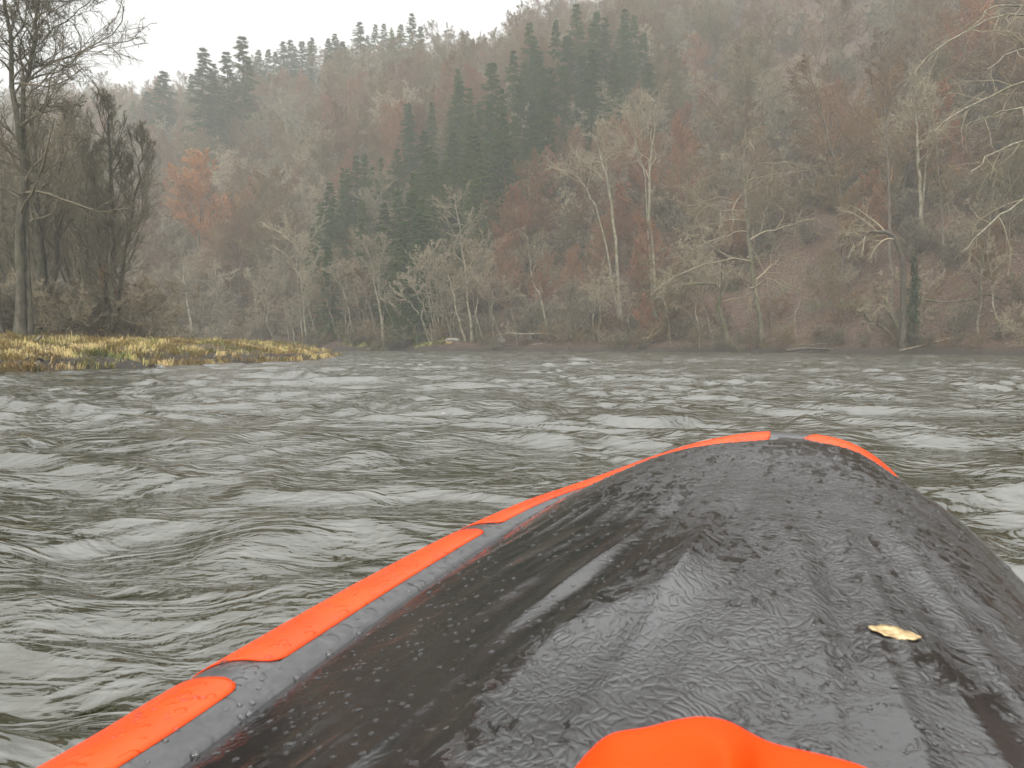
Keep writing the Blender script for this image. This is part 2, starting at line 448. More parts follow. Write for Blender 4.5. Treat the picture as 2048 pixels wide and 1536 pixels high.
def build_spruce(h=17.0, wid=2.9, n=110, per=26, cut=.08, sub=4):
    tg, cg = Geo(), Geo()
    P = stem(h, (0, 0), .12)[None]; P = spline(P[0], 14)[None]
    R = (.17 * (1 - .93 * np.linspace(0, 1, 14)))[None]
    tubes(tg, P, R, 7)
    t = cut + (1 - cut) * (np.arange(n) / n) ** .92
    t = np.clip(t + RNG.normal(size=n) * .012, cut, .995); pos, _ = interp(P, t[None]); pos = pos[0]
    az = np.arange(n) * 2.4 + RNG.normal(size=n) * .35
    L = wid * (1 - t) ** .8 * RNG.uniform(.35, 1.2, n) * (1 + .2 * np.sin(az + 1)) + .22
    sl_ = .18 + RNG.normal(size=n) * .16
    k = 6; C = np.empty((n, k, 3))
    for s in range(k):
        f = s / (k - 1)
        C[:, s, 0] = pos[:, 0] + np.cos(az) * L * f; C[:, s, 1] = pos[:, 1] + np.sin(az) * L * f
        C[:, s, 2] = pos[:, 2] + L * (sl_ * f - (.62 - .25 * t) * f ** 1.7 + .16 * f ** 4)
    CR = np.maximum(.035 * np.linspace(1, .3, k)[None] * (L[:, None] / wid), .012)
    tubes(cg, C, CR, 3)
    tt = .12 + .88 * (np.arange(per)[None] + RNG.uniform(0, 1, (n, per))) / per
    A, T = interp(C, tt)
    side = norm(np.cross(T, [0, 0, 1.0])) * np.where(np.arange(per) % 2, 1, -1)[None, :, None]
    d = norm(T * .75 + side * .8 + RNG.normal(size=A.shape) * .38 + [0, 0, -.5])
    ln = (.34 * L[:, None] * (1.05 - tt) + .16)[..., None] * RNG.uniform(.7, 1.2, (n, per))[..., None]
    B = A + d * ln
    A, B = A.reshape(-1, 3), B.reshape(-1, 3)
    spikes(cg, A, B, .035)
    ax = np.repeat(A[:, None], sub, 1) + (B - A)[:, None] * RNG.uniform(.1, .95, (len(A), sub, 1))
    dd = norm(norm(B - A)[:, None] * .6 + RNG.normal(size=ax.shape) * .55 + [0, 0, -.3])
    bx = ax + dd * RNG.uniform(.14, .34, (len(A), sub, 1))
    spikes(cg, ax.reshape(-1, 3), bx.reshape(-1, 3), .028)
    return tg, cg

def geo_join(name, tg, cg, mt, mc):
    tv, cv = np.concatenate(tg.v), np.concatenate(cg.v); o = len(tv)
    tq = [np.concatenate(tg.q)]; cq = [np.concatenate(cg.q) + o] if cg.q else []; ct = [np.concatenate(cg.t) + o] if cg.t else []
    idx = np.concatenate([np.zeros(len(tq[0]))] + [np.ones(len(f)) for f in cq + ct])
    return mesh_from(name, np.vstack([tv, cv]), tq + cq + ct, True, [mt, mc], idx)

# prototypes: (trunk mesh, crown mesh, joined mesh, height, kind)
PROTO = {}
def proto(key, tg, cg, mt, mc, h, kind):
    PROTO[key] = (tg.mesh(key + '_trunk', mt), cg.mesh(key + '_crown', mc), geo_join(key, tg, cg, mt, mc) if key in ('brown0', 'brown1', 'pale0', 'russet0', 'spread0') else None, h, kind)
for i in range(3):
    h = 13.5 + i
    tg, cg = build_tree([stem(h, (RNG.normal() * .9, RNG.normal() * .9), .6)], [.15], n1=26, n2=8, n3=9, n4=7, l1=.42, t0=.22, up=.08, gn=.17, ang1=(38, 80), twig_r=.014, min_r=.011)
    proto('brown%d' % i, tg, cg, M['bark_brown'], M['twig_brown'], h, 'brown')
for i in range(2):
    h = 12.5 + i
    ln = RNG.normal(size=4) * 1.6
    tg, cg = build_tree([stem(h, (ln[0], ln[1])), stem(h * .85, (-ln[0] - .8, -ln[1]))], [.13, .10], n1=14, n2=8, n3=8, n4=5, l1=.45, t0=.28, up=.05, gn=.24, ang1=(40, 85), br=2.0, twig_r=.014, min_r=.014)
    proto('pale%d' % i, tg, cg, M['bark_pale'], M['twig_grey'], h, 'pale')
for i in range(2):
    h = 11.5 + i * 1.5
    tg, cg = build_tree([stem(h, (RNG.normal() * .5, RNG.normal() * .5))], [.13], n1=26, n2=8, n3=9, n4=8, l1=.45, l2=.45, t0=.18, up=.16, gn=.1, twig_r=.015)
    proto('russet%d' % i, tg, cg, M['bark_brown'], M['twig_red'], h, 'russet')
for i in range(3):
    h = 15.0
    tg, cg = build_tree([stem(h, (RNG.normal() * .9, RNG.normal() * .9), .6), stem(h * .9, (RNG.normal() * 1.4, RNG.normal() * 1.4), .6)], [.13, .10], n1=18, n2=8, n3=7, n4=5, l1=.26, t0=.25, up=.17, gn=.13, ang1=(22, 50), twig_r=.008, min_r=.008)
    proto('slender%d' % i, tg, cg, M['bark_lichen'], M['twig_dark'] if i else M['twig_grey'], h, 'slender')
for i in range(2):
    h = 9.5
    tg, cg = build_tree([stem(h, (-1.6 + i, -1.2), .5)], [.085], n1=9, n2=6, n3=6, n4=4, l1=.32, t0=.5, up=.08, gn=.2, ang1=(30, 70), twig_r=.010, min_r=.010)
    proto('slim%d' % i, tg, cg, M['bark_pale'], M['twig_grey'], h, 'slim')
for i in range(2):
    ln = RNG.normal(size=4) * 2.2
    tg, cg = build_tree([stem(9.5, (ln[0], ln[1] - 1.5), .7), stem(8.2, (-ln[0], -ln[1] - 1.5), .7), stem(7.5, (ln[2] * 1.2, -1.8), .6)], [.10, .09, .08], n1=10, n2=7, n3=7, n4=5, l1=.55, t0=.15, up=.0, gn=.22, ang1=(50, 95), droop=.06, twig_r=.009, min_r=.012, br=2.6)
    proto('spread%d' % i, tg, cg, M['bark_mossy'], M['twig_grey'] if i else M['twig_brown'], 9.0, 'spread')
tg, cg = build_tree([stem(12, (.3, .2))], [.15], n1=26, n2=8, n3=8, n4=8, l1=.5, l2=.45, t0=.15, up=.1, twig_r=.03)
proto('orange0', tg, cg, M['bark_brown'], M['twig_orange'], 12, 'orange')
for i in range(3):
    h = 15.0 + 2 * i
    tg, cg = build_spruce(h, 2.9 + .5 * i, n=int(135 + 20 * i), per=18, sub=3)
    proto('spruce%d' % i, tg, cg, M['bark_dark'], M['needles'], h, 'spruce')

def put_tree(key, x, y, scale, rot, label, cat, group, z=None, name='bare_tree', tilt=(0, 0)):
    tm, cm, _, h, kind = PROTO[key]
    z = float(height(x, y)) if z is None else z
    t = thing(name, label, cat, (x, y, z - .1), rot, group)
    t.rotation_euler = (tilt[0], tilt[1], rot)
    t.scale = (scale, scale, scale)
    obj('trunk', tm, t); obj('crown', cm, t)
    return t

# --- where things stand on the hillside
def at_top(px, py, h, prefer=None):
    """ground point whose tree of height h reaches up to pixel (px,py); the height needed is returned too"""
    d = ray(px, py); ys = np.arange(45, 540, .5); t = ys / d[1]
    X, Z = d[0] * t, CAM_H + d[2] * t
    g = height(X, ys); gap = Z - g
    dh = -sdist(X, ys, FB)
    ok = np.where((dh > 2) & (gap < h))[0]
    if len(ok): i = ok[0]
    else: i = int(np.argmin(np.where(dh > 2, gap - h, 1e9)))
    return X[i], ys[i], g[i], max(gap[i], 1.0)

spruces = []     # (x, y, z, h)
TOPS_MID = [(640, 395, 13), (665, 360, 13), (688, 330, 14), (708, 305, 14), (730, 300, 13), (655, 420, 12), (680, 400, 12),
            (760, 310, 13), (790, 290, 15), (822, 195, 16), (845, 255, 16), (867, 198, 17), (893, 205, 16), (918, 130, 19), (905, 260, 16),
            (943, 168, 18), (960, 200, 17), (985, 112, 19), (1005, 170, 18), (1022, 95, 18), (1040, 150, 18), (1060, 38, 20), (1080, 95, 19), (1100, 130, 17),
            (1112, 30, 19), (1135, 60, 19), (1155, 2, 21), (1178, 40, 20), (1195, 12, 20), (1218, 30, 19), (1245, 8, 20), (1270, 20, 18), (1165, 100, 17), (1130, 120, 17), (1090, 170, 16),
            (800, 370, 14), (825, 340, 15), (850, 330, 15), (775, 400, 13), (812, 430, 13), (840, 410, 14), (870, 300, 15), (890, 330, 14), (930, 260, 16), (965, 270, 15), (1000, 245, 15), (1030, 220, 15), (865, 390, 13), (720, 380, 12), (745, 350, 12),
            (795, 470, 12), (830, 480, 12), (1060, 190, 15), (1290, 60, 15), (980, 190, 17), (1050, 120, 17), (950, 320, 13)]
TOPS_MID += [(px + random.uniform(-16, 16), py + random.uniform(22, 70), h * .95) for px, py, h in TOPS_MID if random.random() < .55]
for px, py, h in TOPS_MID:
    x, y, z, hh = at_top(px + random.uniform(-3, 3), py, h); spruces.append((x, y, z, hh, 'mid'))
TOPS_RIDGE = [(270, 215, 9), (293, 198, 12), (322, 162, 20), (340, 205, 9), (385, 165, 12), (408, 122, 24), (430, 150, 20), (455, 130, 22), (482, 100, 25), (500, 130, 14), (517, 115, 14), (535, 112, 14), (550, 118, 12), (566, 100, 14), (578, 97, 14), (592, 108, 11), (603, 95, 13), (618, 98, 12), (628, 92, 13),
              (656, 92, 13), (668, 85, 14), (684, 98, 12), (720, 62, 15), (735, 85, 11), (750, 66, 13), (767, 64, 13), (785, 78, 11), (800, 66, 12), (825, 45, 15), (842, 68, 10)]
for px, py, h in TOPS_RIDGE:
    x, y, z, hh = at_top(px, py, h); spruces.append((x, y, z, min(hh * 1.08 + 1.5, 32), 'ridge'))
for k, (x, y, z, h, zone) in enumerate(spruces):
    key = 'spruce%d' % random.randrange(3)
    if zone == 'mid':
        px = project(np.array([x, y, z + h]))
        hs = 'short' if h < 13.5 else ('tall' if h > 17 else 'medium tall')
        if px[0] < 755: w = ('lowest left tip of' if px[1] > 350 else 'upper edge of') + ' the small dark clump left of the band'
        elif px[1] > 380: w = 'foot of the diagonal band above the alders'
        elif px[1] > 280: w = 'lower third of the diagonal band'
        elif px[0] < 880: w = 'left edge of the diagonal band'
        elif px[0] < 960: w = 'centre left of the diagonal band'
        elif px[0] < 1030: w = 'middle of the diagonal band'
        elif px[0] < 1120: w = 'upper middle of the diagonal band'
        elif px[0] < 1200: w = 'top of the diagonal band below the frame edge'
        else: w = 'right hand top corner of the diagonal band'
        lab = hs.replace('medium tall', 'mid height') + ' spruce at the ' + w; grp = hs + ' spruces at the ' + w
    else:
        if abs(x / y - (408 - 1024) / F_PX) < .004: lab, grp = 'lone pointed conifer with layered boughs standing out on the foggy left ridge', None
        elif abs(x / y - (482 - 1024) / F_PX) < .004: lab, grp = 'tallest broad topped conifer on the foggy left skyline', None
        elif x / y < -.36: lab, grp = 'fog grey conifer at the low left end of the skyline', 'conifers on the far left skyline'
        elif x / y < -.24: lab, grp = 'small fog grey conifer in the dense row along the skyline', 'conifers in the skyline row'
        else: lab, grp = 'pale fog grey conifer on the skyline where the ridge climbs right', 'conifers on the rising skyline'
    o = put_tree(key, x, y, h / PROTO[key][3], random.uniform(0, 6.28), lab, 'spruce', grp, z=z, name='spruce_tree', tilt=(random.gauss(0, .015), random.gauss(0, .015)))
    w_ = random.uniform(.8, 1.35) if zone == 'mid' else random.uniform(1.25, 1.8); o.scale = (o.scale[0] * w_, o.scale[1] * w_, o.scale[2])
for (px, py, h_, lab) in ((398, 318, 18, 'hazy orange leaved tree glowing alone in the fog low on the left hillside'), (1965, 15, 9, 'rusty orange leaved tree at the top right corner of the hillside')):
    x, y, z, hh = at_top(px, py, h_); put_tree('orange0', x, y, max(hh, 6) / 12 * 1.05, 1.0, lab, 'tree', None, z=z); spruces.append((x, y, z, hh, 'orange'))
SPX = np.array([(s[0], s[1]) for s in spruces])

# ------------------------------------------------------------------ singled-out trees
def pix_stem(pts, Y, n=10, dy=0.0):
    """stem through picture points at depth Y (dy: how much nearer the top leans), rooted in the ground"""
    out = []
    for i, (px, py) in enumerate(pts):
        yy = Y - dy * i / max(1, len(pts) - 1)
        d = ray(px, py); t = yy / d[1]; out.append([d[0] * t, yy, CAM_H + d[2] * t])
    out = np.array(out)
    g = float(height(out[0, 0], out[0, 1]))
    out[0, 2] = g - .3
    return out
def bank_depth(px, dmin=1.0):
    d = ray(px, 690); ys = np.arange(30, 200, .25); X = d[0] / d[1] * ys
    dh = -sdist(X, ys, FB); return float(ys[np.argmax(dh > dmin)])

def featured(label, stems_px, Y, rads, kind='pale', group=None, name='bare_tree', cat='tree', dy=0.0, **kw):
    stems = [pix_stem(s, Y + i * .25, dy=dy) for i, s in enumerate(stems_px)]
    base = stems[0][0].copy(); base[2] += .3
    bm, tm = {'pale': ('bark_pale', 'twig_grey'), 'brown': ('bark_brown', 'twig_brown'), 'dark': ('bark_dark', 'twig_dark'), 'mossy': ('bark_mossy', 'twig_grey'), 'red': ('bark_brown', 'twig_red'), 'darkpale': ('bark_lichen', 'twig_dark'), 'bow': ('bark_dark', 'twig_grey')}[kind]
    loc = [s - base for s in stems]
    o = thing(name, label, cat, base, 0, group)
    args = dict(br=1.8, n1=14, n2=7, n3=6, n4=4, l1=.3, t0=.35, up=.06, gn=.2, twig_r=.012, min_r=.012)
    args.update(kw)
    allc = Geo()
    for s, r in zip(loc, rads):
        tg, cg = build_tree([s], [r], **args)
        obj('trunk', tg.mesh('trunk', M[bm]), o)
        allc.add(np.concatenate(cg.v), np.concatenate(cg.q) if cg.q else None, np.concatenate(cg.t) if cg.t else None)
    obj('crown', allc.mesh('crown', M[tm]), o)
    return o

bd = bank_depth
# far bank from right to left
featured('pale twin stemmed birch standing clear against the russet slope right of centre', [[(1242, 620), (1234, 520), (1222, 410), (1212, 350), (1198, 300), (1185, 270)], [(1240, 620), (1205, 460), (1178, 390), (1150, 345), (1128, 335)]], bd(1240) + 7, [.19, .11], 'pale', n1=9, n2=6, n3=5, t0=.5, l1=.28)
featured('tall straight grey trunk just right of the pale twin birch', [[(1312, 640), (1306, 520), (1298, 400), (1300, 330), (1312, 240), (1318, 190)], [(1306, 480), (1290, 360), (1272, 300), (1268, 230)]], bd(1310) + 6, [.17, .08], 'pale', n1=10, t0=.5)
featured('old lichen grey tree with layered drooping boughs leaning over the far bank', [[(1528, 690), (1515, 610), (1500, 500), (1492, 420), (1488, 330), (1492, 250)]], bd(1528) + .5, [.24], 'mossy', n1=16, n2=8, t0=.22, l1=.55, ang1=(55, 95), up=.02, droop=.16, gn=.16)
featured('short dark crooked tree with mossy boughs hanging left over the water', [[(1462, 692), (1450, 650), (1438, 610), (1440, 580), (1415, 565), (1360, 575), (1320, 590)]], bd(1462) + .3, [.22], 'mossy', n1=11, t0=.3, l1=.4, droop=.14, gn=.22)
featured('arching tree bowed over to the left, its curved trunk drawn like a hook', [[(1808, 695), (1806, 640), (1808, 560), (1800, 500), (1778, 468), (1745, 464), (1718, 478), (1695, 505)]], bd(1810) + .6, [.25], 'bow', n1=13, t0=.5, l1=.32, ang1=(40, 80), droop=.24, up=0, gn=.15)
featured('cluster of short stout mossy stems at the foot of the bowed tree', [[(1815, 695), (1790, 640), (1770, 600), (1762, 560)], [(1800, 695), (1765, 655), (1735, 640), (1722, 615)], [(1822, 695), (1845, 640), (1850, 590)]], bd(1810) + 1.2, [.2, .14, .12], 'mossy', n1=8, t0=.4, l1=.35, droop=.12)
featured('slim pale trunk rising behind the bowed tree', [[(1786, 600), (1780, 480), (1776, 340), (1770, 230), (1766, 130)]], bd(1800) + 9, [.14], 'brown', n1=14, t0=.4, l1=.3)
featured('slim straight trunk on the bare brown slope right of the bowed tree', [[(1888, 560), (1884, 450), (1878, 360), (1872, 280)]], bd(1880) + 10, [.12], 'brown', n1=12, t0=.4)
featured('grey trunk with a dark fork at the upper right of the slope', [[(1845, 440), (1838, 330), (1832, 230), (1830, 140)], [(1842, 360), (1858, 280), (1868, 190)]], bd(1840) + 17, [.17, .1], 'pale', n1=13, t0=.35)
featured('slender leaning tree crossing in front of the dark bushes right of centre', [[(1100, 660), (1082, 600), (1066, 560), (1058, 510), (1052, 470)]], bd(1100) + 1.5, [.12], 'pale', n1=11, t0=.3, l1=.5, ang1=(50, 90), droop=.1, gn=.22)
featured('pale slim trunk with a forked top at the right end of the alder row', [[(944, 690), (938, 620), (932, 560), (925, 500), (915, 430), (905, 380)]], bd(944) + .8, [.14], 'pale', n1=12, t0=.45, l1=.35)
featured('slim leaning trunk second from the right end of the alder row', [[(932, 690), (915, 630), (903, 570), (890, 535), (882, 480)]], bd(930) + .8, [.12], 'pale', n1=10, t0=.45)
featured('fan of long slender alder stems spreading from one stool on the far bank', [
    [(868, 690), (850, 650), (826, 610), (806, 588), (790, 560)], [(870, 690), (856, 640), (838, 600), (826, 570), (812, 545)],
    [(872, 690), (862, 620), (852, 570), (848, 540), (838, 500)], [(874, 690), (868, 630), (862, 590), (858, 550), (850, 500)],
    [(878, 690), (876, 630), (872, 570), (868, 530), (862, 480)], [(882, 690), (884, 640), (889, 590), (890, 540), (886, 500)], [(866, 690), (846, 668), (815, 640), (790, 615), (765, 600)]],
    bd(870) + .7, [.10, .09, .1, .1, .1, .09, .07], 'pale', n1=7, n2=5, n3=5, t0=.5, l1=.3, min_r=.014)
featured('tall pale tree whose trunk forks into a high white vee', [[(770, 690), (764, 640), (752, 580), (745, 540), (735, 500), (722, 480)], [(766, 660), (760, 600), (757, 545), (765, 510), (770, 480)]], bd(768) + .8, [.15, .1], 'pale', n1=10, t0=.45)
featured('dark trunk with arching side bough between the two pale forked trees', [[(753, 690), (745, 640), (735, 600), (722, 560), (702, 540)]], bd(753) + .6, [.12], 'brown', n1=10, t0=.4)
featured('slim pale tree leaning left with a thin fork near its top', [[(716, 690), (700, 640), (690, 590), (678, 560), (668, 540)], [(690, 590), (692, 560), (697, 535)]], bd(712) + .8, [.11, .05], 'pale', n1=9, t0=.45)
featured('slim brown tree leaning left in the reeds beyond the grassy spit', [[(682, 692), (668, 650), (655, 610), (648, 570), (644, 530)]], bd(682) + .6, [.10], 'brown', n1=10, t0=.4)
featured('upright whitish tree with a many forked top beyond the tip of the spit', [[(615, 692), (608, 620), (602, 560), (602, 510), (606, 480)], [(603, 540), (592, 505), (585, 480)]], bd(615) + .8, [.12, .06], 'pale', n1=11, t0=.35, l1=.4)
featured('thin leaning sapling left of the whitish forked tree', [[(592, 690), (582, 650), (575, 615)]], bd(592) + .5, [.08], 'pale', n1=9, t0=.4)
featured('slim pale trunk curving left beyond the middle of the spit', [[(522, 680), (516, 640), (510, 600), (503, 565), (498, 545)]], bd(522) + 1, [.12], 'pale', n1=10, t0=.4)
featured('long slim pale trunk leaning left near the woods beyond the spit', [[(385, 680), (378, 620), (370, 570), (365, 530), (355, 480)]], bd(385) + 1, [.16], 'pale', n1=11, t0=.45)
featured('dark bushy alder trailing its twigs into the far bank', [[(1150, 690), (1145, 640), (1140, 600), (1150, 560)], [(1155, 690), (1170, 640), (1172, 600)], [(1145, 690), (1120, 650), (1105, 610)]], bd(1150) + 1, [.12, .1, .1], 'darkpale', n1=12, t0=.15, l1=.5, droop=.08)
featured('evergreen draped dark tree crouching over the stones right of the alders', [[(1068, 690), (1062, 640), (1058, 600)], [(1070, 690), (1085, 650), (1090, 620)], [(1064, 690), (1040, 650), (1020, 620)]], bd(1068) + 2, [.14, .12, .12], 'dark', n1=14, t0=.1, l1=.6, droop=.12)

# ivy sleeve on the upright trunk beside the bowed tree
Yi = bd(1828) + .9
st = pix_stem([(1828, 695), (1826, 640), (1828, 590), (1830, 540), (1822, 500)], Yi)
base = st[0].copy(); base[2] += .3
o = thing('ivy_tree', 'upright trunk wrapped in dark green ivy beside the bowed tree', 'tree', base)
tg, cg = build_tree([st - base], [.24], n1=7, n2=4, n3=4, n4=3, t0=.6, l1=.3, min_r=.012)
obj('trunk', tg.mesh('trunk', M['bark_dark']), o); obj('crown', cg.mesh('crown', M['twig_dark']), o)
ig = Geo(); S = spline(st - base, 60); n = 5200
k = (RNG.uniform(0, 1, n) ** 1.3 * 54).astype(int); a = RNG.uniform(0, 6.28, n); rr = RNG.uniform(.12, .50, n) * (1 - .55 * k / 54) * (1 + .35 * np.sin(k * .55 + a) + .25 * np.sin(k * .23 - 2 * a))
A = S[k] + np.stack([np.cos(a) * rr, np.sin(a) * rr, RNG.normal(size=n) * .12], -1)
e1 = norm(RNG.normal(size=(n, 3))) * .05; e2 = norm(np.cross(e1, RNG.normal(size=(n, 3)))) * .045
v = np.stack([A - e1, A - e2, A + e1, A + e2], 1).reshape(-1, 3)
ig.add(v, q=np.arange(n * 4).reshape(-1, 4))
obj('ivy', ig.mesh('ivy', M['ivy'], False), o, kind='stuff')

# ------------------------------------------------------------------ the woodland: deciduous trees over the hillside
cells = []
for d in np.concatenate([np.arange(2.0, 24, 4.4), np.arange(24, 110, 4.4), np.arange(110, 230, 6.0)]):
    step = 4.6 if d < 24 else 4.4
    # walk along the bank line offset by d
    seg = np.linalg.norm(np.diff(FB, axis=0), axis=1); cs = np.concatenate([[0], np.cumsum(seg)])
    for s in np.arange(0, cs[-1], step):
        ss = s + random.uniform(-.45, .45) * step; dd = d + random.uniform(-.45, .45) * step
        x = np.interp(ss, cs, FB[:, 0]); yv = np.interp(ss, cs, FB[:, 1])
        x2 = np.interp(ss + 1, cs, FB[:, 0]); y2 = np.interp(ss + 1, cs, FB[:, 1])
        tx, ty = x2 - x, y2 - yv; L = math.hypot(tx, ty) + 1e-9; tx, ty = tx / L, ty / L
        nx, ny = -ty, tx
        if nx * 1 + ny * 1.0 < 0: nx, ny = -nx, -ny
        cells.append((x + nx * dd, yv + ny * dd))
cells = np.array(cells)
dh = -sdist(cells[:, 0], cells[:, 1], FB)
cells = cells[(dh > 1.5) & (cells[:, 1] > 5)]; dh = -sdist(cells[:, 0], cells[:, 1], FB)
cz = height(cells[:, 0], cells[:, 1])
P3 = np.column_stack([cells, cz]); PX = project(P3 + [0, 0, 5]); PB = project(P3)
az = cells[:, 0] / cells[:, 1]
keep = (az < .95) & (az > -.95)
# no broadleaves inside the spruce band
dsp = np.min(np.hypot(cells[:, None, 0] - SPX[None, :, 0], cells[:, None, 1] - SPX[None, :, 1]), 1)
keep &= dsp > 2.6
# the open leaf covered slope at the right stays thin
open_ = (PB[:, 0] > 1500) & (dh < 24) & (dh > 3)
keep &= ~(open_ & (RNG.uniform(size=len(cells)) < .55))
keep &= ~((dh < 9) & (((PB[:, 0] > 1640) & (PB[:, 0] < 1880)) | ((PB[:, 0] > 1420) & (PB[:, 0] < 1560))))
idx = np.where(keep)[0]
info = []
for i in idx:
    px, py = PX[i]; r = random.random()
    if 930 < px < 1330 and 300 < py < 620: kd = 'russet' if r < .5 else ('brown' if r < .8 else 'pale')
    elif dh[i] < 13: kd = 'spread' if r < .45 else ('pale' if r < .6 else 'brown')
    elif 1150 < px < 1450 and py < 320: kd = 'pale' if r < .3 else ('russet' if r < .5 else 'brown')
    elif px < 700: kd = 'brown' if r < .55 else ('pale' if r < .8 else 'russet')
    else: kd = 'brown' if r < .62 else ('russet' if r < .82 else 'pale')
    var = {'brown': 3, 'pale': 2, 'russet': 2, 'spread': 2}[kd]
    key = '%s%d' % (kd, random.randrange(var))
    sc = random.uniform(.62, 1.05) * (.72 if dh[i] < 12 and kd != 'spread' else 1.0)
    if dh[i] > 102 and px < 900: sc *= .6
    if random.random() < .25: sc *= .6
    info.append((i, key, kd, sc, random.uniform(0, 6.28)))
def vis(i): return -60 < PX[i, 0] < 2110 and PX[i, 1] > -60
order = sorted([t for t in info if vis(t[0])], key=lambda t: -t[3] * PROTO[t[1]][3] / cells[t[0], 1])
single = set(t[0] for t in order[:300])
LOOK = {'brown': 'brown bare tree', 'pale': 'pale barked bare tree', 'russet': 'russet twigged bare tree', 'spread': 'many stemmed spreading bare tree'}
def zone(px, d):
    hor = [(330, 'behind the left hand woods'), (560, 'under the foggy left skyline'), (760, 'left of the spruce band'), (960, 'below the spruce band'), (1150, 'just right of the spruce band'),
           (1330, 'around the pale twin birch'), (1540, 'behind the drooping lichen tree'), (1760, 'left above the bowed tree'), (5000, 'toward the right edge')]
    h = next(t for lim, t in hor if px < lim)
    ver = 'by the waterline' if d < 8 else ('low on the hillside' if d < 22 else ('halfway up' if d < 45 else ('high up' if d < 78 else 'near the ridge')))
    return ver + ' ' + h
rest = []
for t in info:
    i, key, kd, sc, rot = t
    if i in single:
        z = zone(PX[i, 0], dh[i])
        tl = (random.gauss(0, .07), random.gauss(0, .07) - (.05 if dh[i] < 10 else 0))
        hh_ = sc * PROTO[key][3]
        lk = ('low ' if hh_ < 7.5 else ('tall ' if hh_ > 11.5 else '')) + LOOK[kd] + ' ' + z
        put_tree(key, cells[i, 0], cells[i, 1], sc, rot, lk, 'tree', lk.replace('tree ', 'trees ', 1), z=cz[i], tilt=tl)
    else: rest.append((cells[i, 0], cells[i, 1], cz[i] - .15, {'brown2': 'brown0', 'pale1': 'pale0', 'russet1': 'russet0', 'spread1': 'spread0'}.get(key, key), sc, rot))
print('deciduous:', len(info), 'singles', len(single), 'stuff', len(rest), 'spruce', len(spruces))

# scatter of joined prototypes as ONE stuff object (geometry nodes)
def scatter(name, label, items, meshes, mt=None, zs=None):
    """items: (x,y,z,key,scale,rot)"""
    keys = sorted(set(t[3] for t in items)); src = D.collections.new(name + '_source')
    for n_, k_ in enumerate(keys):
        so = D.objects.new('%02d_%s' % (n_, k_), meshes[k_]); src.objects.link(so)
    me = D.meshes.new(name); me.vertices.add(len(items))
    me.vertices.foreach_set('co', np.array([t[:3] for t in items], np.float32).ravel())
    a = me.attributes.new('pick', 'INT', 'POINT'); a.data.foreach_set('value', np.array([keys.index(t[3]) for t in items], np.int32))
    a = me.attributes.new('size', 'FLOAT', 'POINT'); a.data.foreach_set('value', np.array([t[4] for t in items], np.float32))
    a = me.attributes.new('turn', 'FLOAT_VECTOR', 'POINT')
    a.data.foreach_set('vector', np.array([(random.gauss(0, .06), random.gauss(0, .06), t[5]) for t in items], np.float32).ravel())
    o = obj(name, me, kind='stuff', label=label)
    ng = D.node_groups.new(name, 'GeometryNodeTree')
    ng.interface.new_socket('Geometry', in_out='INPUT', socket_type='NodeSocketGeometry')
    ng.interface.new_socket('Geometry', in_out='OUTPUT', socket_type='NodeSocketGeometry')
    gi, go = ng.nodes.new('NodeGroupInput'), ng.nodes.new('NodeGroupOutput')
    ip = ng.nodes.new('GeometryNodeInstanceOnPoints'); ci = ng.nodes.new('GeometryNodeCollectionInfo')
    ci.inputs['Collection'].default_value = src; ci.inputs['Separate Children'].default_value = True; ci.inputs['Reset Children'].default_value = True
    def attr(nm, ty):
        n_ = ng.nodes.new('GeometryNodeInputNamedAttribute'); n_.data_type = ty; n_.inputs[0].default_value = nm; return n_.outputs[0]
    L = ng.links
    mp = ng.nodes.new('GeometryNodeMeshToPoints')
    L.new(gi.outputs[0], mp.inputs[0]); L.new(mp.outputs[0], ip.inputs['Points']); L.new(ci.outputs[0], ip.inputs['Instance'])
    ip.inputs['Pick Instance'].default_value = True
    L.new(attr('pick', 'INT'), ip.inputs['Instance Index']); L.new(attr('size', 'FLOAT'), ip.inputs['Scale'])
    er = ng.nodes.new('FunctionNodeEulerToRotation'); L.new(attr('turn', 'FLOAT_VECTOR'), er.inputs[0]); L.new(er.outputs[0], ip.inputs['Rotation'])
    L.new(ip.outputs[0], go.inputs[0])
    md = o.modifiers.new('scatter', 'NODES'); md.node_group = ng
    return o
scatter('far_woodland', 'bare brown woodland covering the upper hillside and ridge', rest, {k: v[2] for k, v in PROTO.items()})

